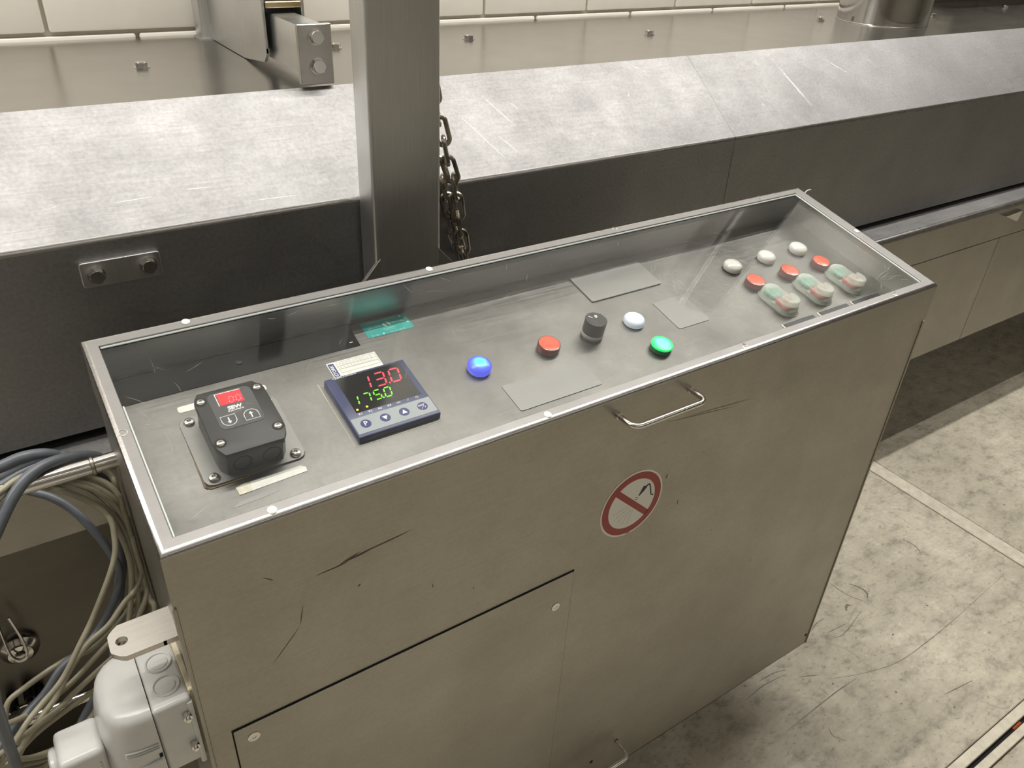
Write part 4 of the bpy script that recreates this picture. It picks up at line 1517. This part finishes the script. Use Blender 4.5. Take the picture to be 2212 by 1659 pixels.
# black selector switch
sw = on_panel('selector_switch', 0.5590, 0.1385, 'black rotary selector knob with grey ring on the control panel', 'switch')
bm = B()
lathe(bm, [(0.0146, 0), (0.0146, 0.0048), (0.0140, 0.0052)], 40)
part('base_ring', bm, BLK_PL, sw)
bm = B()
lathe(bm, [(0.0142, 0.0050), (0.0146, 0.0054), (0.0146, 0.0094), (0.0140, 0.0098)], 40)
part('grey_ring', bm, GREY_RING, sw)
bm = B()
pro = []
n = 48
lo_, hi_ = [], []
for k in range(n):
    a = 2 * PI * k / n
    rr = 0.0139 + (0.0003 if k % 2 else 0)
    lo_.append((rr * math.cos(a), rr * math.sin(a)))
prism(bm, lo_, 0.0097, 0.0285, 0.0012, 2)
part('knob', bm, BLK_PL, sw)
lt_ = text_bm('0', 0.0072, 0.0030, 0.0052, 0.0285, rot=-0.45, bold=0.0003)
tube(lt_, [(-0.0062, 0.0090, 0.0286), (-0.0030, 0.0042, 0.0286)], 0.0006, 6)
part('marking', lt_, WHITE_INK, sw)


# three double push-buttons under milky boots, each with a black name plate in front
def double_button(u, where):
    o = on_panel('double_button', u, 0.0985, 'double push-button under a milky rubber boot, ' + where, 'push-button', 'booted double push-buttons')
    bm = B()
    prism(bm, stadium(0.0185, 0.0345), 0, 0.0014, 0.0005, 1)
    part('boot_flange', bm, BOOT, o)
    bm = B()
    prism(bm, stadium(0.0150, 0.0300), 0.0002, 0.0055)
    part('button_base', bm, BTN_BASE, o)
    bm = B()
    box(bm, -0.0138, 0.0138, 0.0020, 0.0240, 0.0055, 0.0112, 0.003, 2)
    part('green_key', bm, BTN_G, o)
    bm = B()
    box(bm, -0.0138, 0.0138, -0.0250, -0.0015, 0.0055, 0.0118, 0.003, 2)
    part('red_key', bm, BTN_R, o)
    bm = B()
    lower, upper = stadium(0.0172, 0.0325), stadium(0.0150, 0.0300)
    mid = stadium(0.0160, 0.0312)
    rings_ = []
    for pts, z_ in ((lower, 0.0014), (mid, 0.0085), (upper, 0.0128), (stadium(0.0140, 0.0288), 0.0140), (stadium(0.0110, 0.0255), 0.0146)):
        rings_.append([bm.verts.new((x, y, z_)) for x, y in pts])
    nn = len(lower)
    for a, b_ in zip(rings_, rings_[1:]):
        for k in range(nn):
            bm.faces.new((a[k], a[(k + 1) % nn], b_[(k + 1) % nn], b_[k]))
    bm.faces.new(rings_[-1])
    part('boot', bm, BOOT, o, angle=50)
    # raised crescent hood over the stop key
    bm = B()
    cy, r = -0.0155, 0.0140
    pts = []
    for k in range(23):
        a = PI + 0.35 * -1 + (PI + 0.7) * k / 22
        pts.append((r * math.cos(a), cy + r * math.sin(a)))
    for k in range(1, 10):
        a = 0.15 + (PI - 0.3) * k / 10
        pts.append((0.0125 * math.cos(-a), cy + 0.0128 + 0.0080 * math.sin(-a)))
    prism(bm, pts, 0.0125, 0.0212, 0.0018, 3)
    part('boot_hood', bm, BOOT, o, angle=50)
    return o


WH = ('nearest the middle of the panel', 'between the two others', 'nearest the right end wall')
for u, w_ in zip((0.8745, 0.9505, 1.0265), WH):
    double_button(u, w_)
for u, w_ in zip((0.872, 0.949, 1.025), WH):
    np_ = on_panel('name_plate', u, 0.0510, 'worn black name plate in front of a booted push-button, ' + w_, 'name plate', 'black name plates')
    bm = B()
    prism(bm, rrect(-0.0345, 0.0330, -0.0085, 0.0075, 0.001, 2), 0, 0.0006)
    part('pale_border', bm, CREAM_LAB, np_)
    bm = B()
    prism(bm, rrect(-0.0310, 0.0325, -0.0070, 0.0068, 0.0008, 2), 0.0006, 0.0012)
    part('plate', bm, BLK_LAB, np_)

# ---------------------------------------------------------------- prohibition sign on the box front
sg = thing('prohibition_sign', 'round red and white no-spraying sign on the box front', 'sign', (0.530, 0.0018, -0.178), (PI / 2, 0, 0))
bm = B()
prism(bm, circ(0, 0, 0.0505, 72), 0, 0.0004)
part('white_disc', bm, SIGN_W, sg)
bm = B()
oo, ii = circ(0, 0, 0.0478, 72), circ(0, 0, 0.0378, 72)
for z_ in (0.0004, 0.0006):
    pass
lo_o = [bm.verts.new((x, y, 0.0006)) for x, y in oo]
lo_i = [bm.verts.new((x, y, 0.0006)) for x, y in ii]
bo_o = [bm.verts.new((x, y, 0.0003)) for x, y in oo]
bo_i = [bm.verts.new((x, y, 0.0003)) for x, y in ii]
for k in range(72):
    k2 = (k + 1) % 72
    bm.faces.new((lo_o[k], lo_o[k2], lo_i[k2], lo_i[k]))
    bm.faces.new((bo_o[k], bo_o[k2], lo_o[k2], lo_o[k]))
    bm.faces.new((lo_i[k], lo_i[k2], bo_i[k2], bo_i[k]))
part('red_ring', bm, SIGN_R, sg)
bm = B()
d = Vector((0.0525, -0.0505)).normalized()
nrm = Vector((-d.y, d.x)) * 0.0042
a_, b2 = d * -0.039 + Vector((0.001, 0)), d * 0.039 + Vector((0.001, 0))
prism(bm, [tuple(a_ - nrm), tuple(b2 - nrm), tuple(b2 + nrm), tuple(a_ + nrm)], 0.0004, 0.0006)
part('red_bar', bm, SIGN_R, sg)
bm = B()
prism(bm, [(0.0093, 0.0094), (0.0106, 0.0084), (0.0180, 0.0138), (0.0219, 0.0184), (0.0215, 0.0200), (0.0160, 0.0222), (0.0146, 0.0205)], 0.0004, 0.0006)
tube(bm, smooth_path([(0.0200, 0.0195, 0.0005), (0.0238, 0.0217, 0.0005), (0.0266, 0.0196, 0.0005), (0.0295, 0.0090, 0.0005), (0.0312, 0.0030, 0.0005), (0.0350, 0.0002, 0.0005)], 5), 0.00085, 6)
part('spray_nozzle', bm, BLK_INK, sg)
bm = B()
for s0, s1 in (((-0.0023, 0.0005), (-0.0303, -0.0072)), ((-0.0010, -0.0020), (-0.0271, -0.0163)), ((0.0005, -0.0049), (-0.0205, -0.0238)),
               ((0.0025, -0.0062), (-0.0130, -0.0288)), ((0.0043, -0.0075), (-0.0033, -0.0314))):
    for k in range(4, 24, 2):
        p = Vector(s0).lerp(Vector(s1), k / 24)
        q = Vector(s0).lerp(Vector(s1), (k + 0.9) / 24)
        dd = (q - p).normalized() * 0.00028
        prism(bm, [(p.x + dd.y, p.y - dd.x), (q.x + dd.y, q.y - dd.x), (q.x - dd.y, q.y + dd.x), (p.x - dd.y, p.y + dd.x)], 0.0004, 0.0005)
for (cx, cy) in ((0.0068, 0.0068), (0.0055, 0.0045)):
    tube(bm, [(cx + 0.0022, cy - 0.0012, 0.0005), (cx + 0.0003, cy + 0.0001, 0.0005), (cx - 0.0018, cy + 0.0014, 0.0005)], 0.0003, 5)
part('spray_dots', bm, BLK_INK, sg)
bm = B()
for k in range(3):
    box(bm, -0.0020 + k * 0.0022, -0.0002 + k * 0.0022, -0.0496, -0.0484, 0.0004, 0.0005)
part('maker_print', bm, BLK_INK, sg)

# ---------------------------------------------------------------- left side: hanger pipes, socket, cables
hp_ = thing('hanger_pipe', 'polished steel hanger pipe carrying the cable coil beside the lid', 'pipe', (-0.10, 0.236, -0.075))
bm = B()
tube(bm, [(-0.60, 0.236, -0.0635), (-0.0225, 0.236, -0.0605)], 0.0088, 24)
part('pipe_tube', bm, S_CHROME, hp_, 'world')
bm = B()
tube(bm, [(-0.0235, 0.236, -0.0605), (-0.0225, 0.236, -0.0605), (-0.0200, 0.236, -0.0605), (-0.0190, 0.236, -0.0605)], [0.0085, 0.0100, 0.0100, 0.0085], 24)
part('weld_bead', bm, S_CHAIN, hp_, 'world')
bm = B()
tube(bm, [(-0.0195, 0.236, -0.0605), (0.0015, 0.236, -0.0600)], 0.0086, 24)
part('pipe_stub', bm, S_CHROME, hp_, 'world')
lp_ = thing('lower_pipe', 'thin polished steel pipe low behind the beige cables', 'pipe', (-0.1, 0.30, -0.47))
bm = B()
tube(bm, [(-0.60, 0.30, -0.447), (-0.125, 0.30, -0.4515), (-0.118, 0.30, -0.4515), (-0.110, 0.30, -0.4515), (0.0015, 0.30, -0.458)], [0.0075, 0.0075, 0.0088, 0.0075, 0.0075], 20)
part('pipe_tube', bm, S_CHROME, lp_, 'world')
bm = B()
box(bm, -0.012, 0.0015, 0.270, 0.310, -0.47, -0.445, 0.002, 1)
part('pipe_bracket', bm, S_COL, lp_, 'world')

sk = thing('wall_socket', 'white plastic industrial socket housing on the left side of the box', 'socket', (-0.04, 0.045, -0.30))
bm = B()
box(bm, -0.0375, -0.0035, 0.0045, 0.098, -0.272, -0.1795, 0.004, 3)
part('back_box', bm, PLUG_W, sk, 'world')
bm = B()
box(bm, -0.0040, 0.0015, 0.010, 0.104, -0.280, -0.1760, 0.001, 1)
part('foam_strip', bm, PLUG_Y, sk, 'world')
bm = B()
box(bm, -0.0085, -0.0030, 0.0032, 0.012, -0.277, -0.185, 0.0015, 2)
part('side_flange', bm, PLUG_W, sk, 'world')
for y_ in (0.0285, 0.0585):
    bm = B()
    lathe(bm, [(0.0124, -0.0002), (0.0124, 0.0008), (0.0116, 0.0016), (0.0108, 0.0014), (0.0100, 0.0002), (0.0086, 0.0002), (0.0080, 0.0010), (0, 0.0011)], 36)
    bmesh.ops.translate(bm, vec=(-0.0195, y_, -0.1795), verts=bm.verts)
    part('knockout_cap', bm, PLUG_W, sk, 'world', 20)
# rounded hood
bm = B()


def sock_ring(z_, out, y_front, y_back, r):
    """D-shaped horizontal section of the hood: flat on the box side, round outside"""
    pts = [(-0.0378, y_front), (-0.0378, y_back)]
    n_ = 14
    cx, cy = -0.0378, (y_front + y_back) / 2
    for k in range(1, n_):
        a = PI / 2 + PI * k / n_
        e = 0.72
        x = math.copysign(abs(math.cos(a)) ** e, math.cos(a)) * (out + (-0.0378 - cx))
        y = math.copysign(abs(math.sin(a)) ** e, math.sin(a)) * (y_back - y_front) / 2
        pts.append((-0.0378 + x, cy + y))
    return [bm.verts.new((x, y, z_)) for x, y in pts]


rr_ = []
for z_, out, yf, yb in ((-0.1795, 0.022, 0.020, 0.078), (-0.1802, 0.030, 0.011, 0.086), (-0.1830, 0.0365, 0.0062, 0.092), (-0.1880, 0.0400, 0.0045, 0.095),
                        (-0.200, 0.0430, 0.0038, 0.097), (-0.225, 0.0475, 0.0034, 0.098), (-0.255, 0.0515, 0.0030, 0.099), (-0.300, 0.0550, 0.0030, 0.100)):
    rr_.append(sock_ring(z_, out, yf, yb, 0))
nn = len(rr_[0])
for a, b_ in zip(rr_, rr_[1:]):
    for k in range(nn):
        bm.faces.new((a[k], a[(k + 1) % nn], b_[(k + 1) % nn], b_[k]))
bm.faces.new(rr_[0])
bm.faces.new(list(reversed(rr_[-1])))
part('socket_hood', bm, PLUG_W, sk, 'world', 50)
for dz in (0.0, 0.0032, 0.0064):
    bm = B()
    tube(bm, smooth_path([(-0.0395, 0.0027, -0.2205 - dz), (-0.055, 0.0036, -0.2205 - dz), (-0.068, 0.0068, -0.2205 - dz)], 5), 0.0007, 6)
    part('grip_rib', bm, PLUG_W, sk, 'world')
bm = B()
tube(bm, smooth_path([(-0.0400, 0.0024, -0.2430), (-0.052, 0.0028, -0.2445), (-0.064, 0.0052, -0.2470)], 5), [0.0016] * 5 + [0.0012] * 5 + [0.0006], 8)
part('grip_edge', bm, PLUG_W, sk, 'world')
bm = B()
box(bm, -0.0415, -0.0385, 0.0022, 0.0040, -0.2395, -0.2350)
part('vent_slot', bm, BLACKGAP, sk, 'world')
for z_ in (-0.199, -0.243):
    bm = B()
    cyl(bm, (-0.0105, 0.0035, z_), (-0.0105, -0.0020, z_), 0.0040, 16)
    cyl(bm, (-0.0105, -0.0020, z_), (-0.0105, -0.0050, z_), 0.0022, 12)
    part('screw', bm, S_BOLT, sk, 'world')
tx = text_bm('16A 6h', 0.0045, 0, 0, 0)
merge(tx, text_bm('200/250V~', 0.0040, 0, -0.0060, 0))
merge(tx, text_bm('IP44', 0.0040, 0, -0.0115, 0))
tx.transform(Matrix.Translation((-0.0895, 0.020, -0.228)) @ Matrix.Rotation(-1.05, 4, 'Z') @ Matrix.Rotation(PI / 2, 4, 'X'))
part('lettering', tx, GREY_INK, sk, 'world')
bm = B()
box(bm, -0.120, -0.082, 0.018, 0.062, -0.262, -0.214, 0.006, 3)
part('socket_lid', bm, PLUG_W, sk, 'world')
bm = B()
tube(bm, [(-0.123 + 0.0, 0.040 + 0.016 * math.cos(2 * PI * k / 24), -0.240 + 0.016 * math.sin(2 * PI * k / 24)) for k in range(24)], 0.004, 8, closed=True)
part('lid_ring', bm, PLUG_W, sk, 'world')
bm = B()
box(bm, -0.030, -0.006, 0.030, 0.070, -0.300, -0.285, 0.002, 1)
solo('yellow_tag', bm, YELLOW, 'bit of yellow plastic below the white socket housing', 'tag')

GREY = [
    [(-121, 250, -45), (-97, 252, -42), (-79, 256, -41), (-61, 260, -46), (-47, 264, -57), (-34, 269, -73)],
    [(-124, 243, -56), (-100, 248, -51), (-79, 254, -49), (-58, 260, -52), (-37, 266, -63), (-20, 272, -84)],
    [(-128, 231, -60), (-103, 240, -57), (-81, 249, -54), (-60, 256, -55), (-39, 263, -61), (-16, 270, -73), (-4, 275, -90)],
    [(-141, 190, -112), (-123, 200, -90), (-108, 210, -72), (-94, 220, -58), (-79, 230, -49), (-63, 240, -47), (-44, 250, -52), (-25, 260, -63), (-9, 270, -80)],
    [(-86, 300, -113), (-67, 290, -123), (-50, 280, -143), (-36, 265, -172), (-27, 246, -196), (-26, 229, -210), (-37, 218, -229), (-54, 207, -246), (-75, 196, -259), (-91, 185, -259), (-106, 175, -260), (-123, 164, -271), (-140, 153, -275), (-153, 142, -277), (-166, 131, -278), (-181, 120, -284)],
    [(-26, 275, -93), (-14, 270, -105), (-10, 268, -125), (-11, 268, -160), (-16, 268, -200), (-20, 266, -225), (-28, 262, -251), (-37, 254, -278), (-47, 247, -313), (-60, 239, -350), (-75, 231, -366), (-96, 223, -388), (-110, 216, -402), (-130, 208, -425), (-152, 200, -453)],
    [(-147, 60, -120), (-148, 60, -157), (-150, 60, -184), (-152, 60, -212), (-154, 60, -244), (-156, 60, -284)],
]
GLAB = ['grey-blue cable lying topmost over the hanger pipe', 'grey-blue cable second from the top over the hanger pipe',
        'grey-blue cable third from the top over the hanger pipe', 'grey-blue cable crossing in front of the hanger pipe and dropping at the left',
        'grey-blue cable looping under the pipe and down through the beige bundle',
        'dark grey-blue cable hanging straight down behind the white socket',
        'thick grey-blue cable in the lower left corner before the beige cables']
RING = [(-215, 145, -300), (-250, 175, -230), (-252, 210, -150), (-222, 238, -95), (-170, 256, -80), (-115, 268, -80)]   # far side of the coil
rc = random.Random(5)


def jit(p, a=9):
    return (p[0] + rc.uniform(-a, a), p[1] + rc.uniform(-a, a) * 0.6, p[2] + rc.uniform(-a, a))


for k in range(3):
    GREY[k] = [jit(p) for p in ((-250, 195, -210), (-238, 222, -125), (-185, 240, -70))] + GREY[k]
GREY[3] = [(-185, 150, -330), (-178, 158, -250), (-162, 173, -175)] + GREY[3]
GREY[4] = GREY[4] + [(-225, 145, -270), (-255, 190, -200), (-245, 215, -130)]
GREY[5] = GREY[5] + [(-200, 205, -445), (-250, 212, -360), (-262, 218, -260)]
GREY[6] = [(-262, 200, -120), (-225, 150, -50), (-175, 90, -70)] + GREY[6] + [(-170, 80, -350), (-195, 120, -430), (-240, 170, -440)]
for pth, lab in zip(GREY, GLAB):
    bm = B()
    rad = 0.0060 if not lab.startswith('thick') else 0.0048
    if lab.startswith('grey-blue cable looping'):
        rad = 0.0045
    tube(bm, smooth_path([(min(x, -7) / 1000, y / 1000, z_ / 1000) for x, y, z_ in pth], 8), rad, 12)
    solo('grey_cable', bm, CAB_GREY, lab, 'cable', 'grey-blue cables', angle=60)
BEIGE = [
    [(-78, 262, -79), (-67, 251, -82), (-50, 240, -87), (-30, 229, -104), (-20, 219, -121), (-21, 208, -137), (-26, 197, -152), (-39, 186, -172), (-63, 175, -206), (-80, 164, -223), (-105, 153, -251), (-130, 143, -265), (-142, 132, -266), (-158, 121, -275), (-179, 110, -288)],
    [(-72, 262, -81), (-61, 253, -84), (-39, 245, -96), (-20, 236, -123), (-16, 227, -142), (-13, 218, -171), (-16, 210, -200), (-31, 201, -253), (-46, 192, -281), (-82, 184, -346), (-109, 175, -359), (-128, 166, -363), (-147, 157, -355), (-165, 149, -336), (-186, 140, -311)],
    [(-65, 262, -79), (-55, 253, -83), (-33, 245, -99), (-17, 236, -127), (-10, 228, -150), (-10, 219, -179), (-13, 210, -213), (-22, 202, -257), (-52, 193, -310), (-86, 184, -359), (-112, 176, -374), (-143, 167, -374), (-166, 159, -358), (-192, 150, -335)],
    [(-57, 262, -81), (-48, 253, -84), (-26, 245, -98), (-10, 236, -123), (-4, 228, -154), (-4, 219, -168), (-4, 210, -216), (-4, 202, -234), (-5, 193, -249), (-35, 184, -312), (-89, 176, -362), (-110, 167, -372), (-136, 159, -368), (-160, 150, -363)],
    [(-52, 265, -83), (-45, 256, -83), (-24, 248, -96), (-7, 239, -119), (-4, 230, -151), (-4, 221, -188), (-5, 213, -214), (-7, 204, -228), (-22, 195, -250), (-58, 186, -307), (-94, 178, -378), (-124, 169, -386), (-152, 160, -392)],
    [(-47, 268, -83), (-37, 260, -87), (-18, 253, -97), (-5, 245, -115), (-4, 238, -128), (-4, 230, -168), (-4, 223, -219), (-6, 215, -251), (-22, 208, -269), (-50, 200, -303)],
    [(-41, 268, -82), (-30, 259, -86), (-13, 250, -97), (-5, 240, -111), (-4, 231, -125), (-4, 222, -176), (-5, 213, -200), (-19, 204, -218), (-30, 194, -218), (-51, 185, -233), (-75, 176, -240), (-98, 167, -258), (-114, 158, -275), (-130, 148, -283), (-149, 139, -296), (-172, 130, -313)],
    [(-22, 272, -84), (-12, 265, -88), (-6, 259, -97), (-4, 252, -106), (-4, 246, -147), (-4, 239, -200), (-4, 232, -222), (-8, 226, -241), (-30, 219, -257), (-51, 213, -272), (-77, 206, -280), (-99, 200, -274), (-123, 193, -275), (-143, 186, -277), (-158, 180, -280), (-165, 173, -291), (-167, 167, -305), (-165, 160, -334)],
    [(-4, 240, -187), (-4, 228, -234), (-8, 216, -251), (-31, 204, -260), (-64, 192, -272), (-97, 180, -287), (-115, 168, -286), (-136, 156, -282), (-148, 144, -272), (-160, 132, -259), (-174, 120, -244)],
    [(-5, 230, -210), (-5, 217, -239), (-9, 203, -261), (-37, 190, -277), (-63, 177, -278), (-103, 163, -290), (-118, 150, -287), (-139, 137, -284), (-159, 123, -279), (-179, 110, -272)],
    [(-6, 220, -217), (-5, 209, -251), (-8, 198, -279), (-44, 187, -309), (-69, 176, -306), (-94, 164, -302), (-121, 153, -301), (-144, 142, -301), (-161, 131, -304), (-178, 120, -310)],
    [(-119, 215, -51), (-103, 224, -51), (-90, 233, -50), (-78, 242, -53), (-61, 251, -57), (-45, 260, -66)],
    [(-122, 212, -59), (-105, 223, -57), (-94, 234, -56), (-81, 244, -58), (-64, 255, -62)],
]
ORD = ('innermost', 'second from the inside', 'third from the inside', 'fourth from the inside', 'fourth from the outside',
       'third from the outside', 'second from the outside', 'outermost')
BLAB = ['thin beige coil cable leaving the hanger pipe %s' % w_ for w_ in ORD]
BLAB += ['thin beige cable crossing low in the coil, uppermost of three behind the steel tab',
         'thin beige cable crossing low in the coil, middle of three behind the steel tab',
         'thin beige cable crossing low in the coil, lowest of three behind the steel tab',
         'thin beige cable over the hanger pipe, nearer the grey-blue cables',
         'thin beige cable over the hanger pipe, below the other beige one']
BEIGE[5] = BEIGE[5] + [(-80, 190, -345), (-120, 176, -372), (-165, 160, -352)]
for k in range(11):
    BEIGE[k] = BEIGE[k] + [jit(p) for p in RING]
for k in (11, 12):
    BEIGE[k] = [jit(p) for p in ((-250, 195, -190), (-228, 212, -120), (-172, 214, -70))] + BEIGE[k]
for k, pth in enumerate(BEIGE):
    bm = B()
    tube(bm, smooth_path([(min(x, -5) / 1000, y / 1000, z_ / 1000) for x, y, z_ in pth], 8), 0.0031, 10)
    solo('beige_cable', bm, CAB_BEIGE, BLAB[k], 'cable', 'beige cables of the coil' if k < 11 else 'beige cables over the pipe', angle=60)

# ------------------------------------------------------------------ raise everything so that the floor lies at z = 0
for o in scene.objects:
    if o.parent is None and o.type not in {'CAMERA', 'LIGHT'}:
        o.location.z += ZO
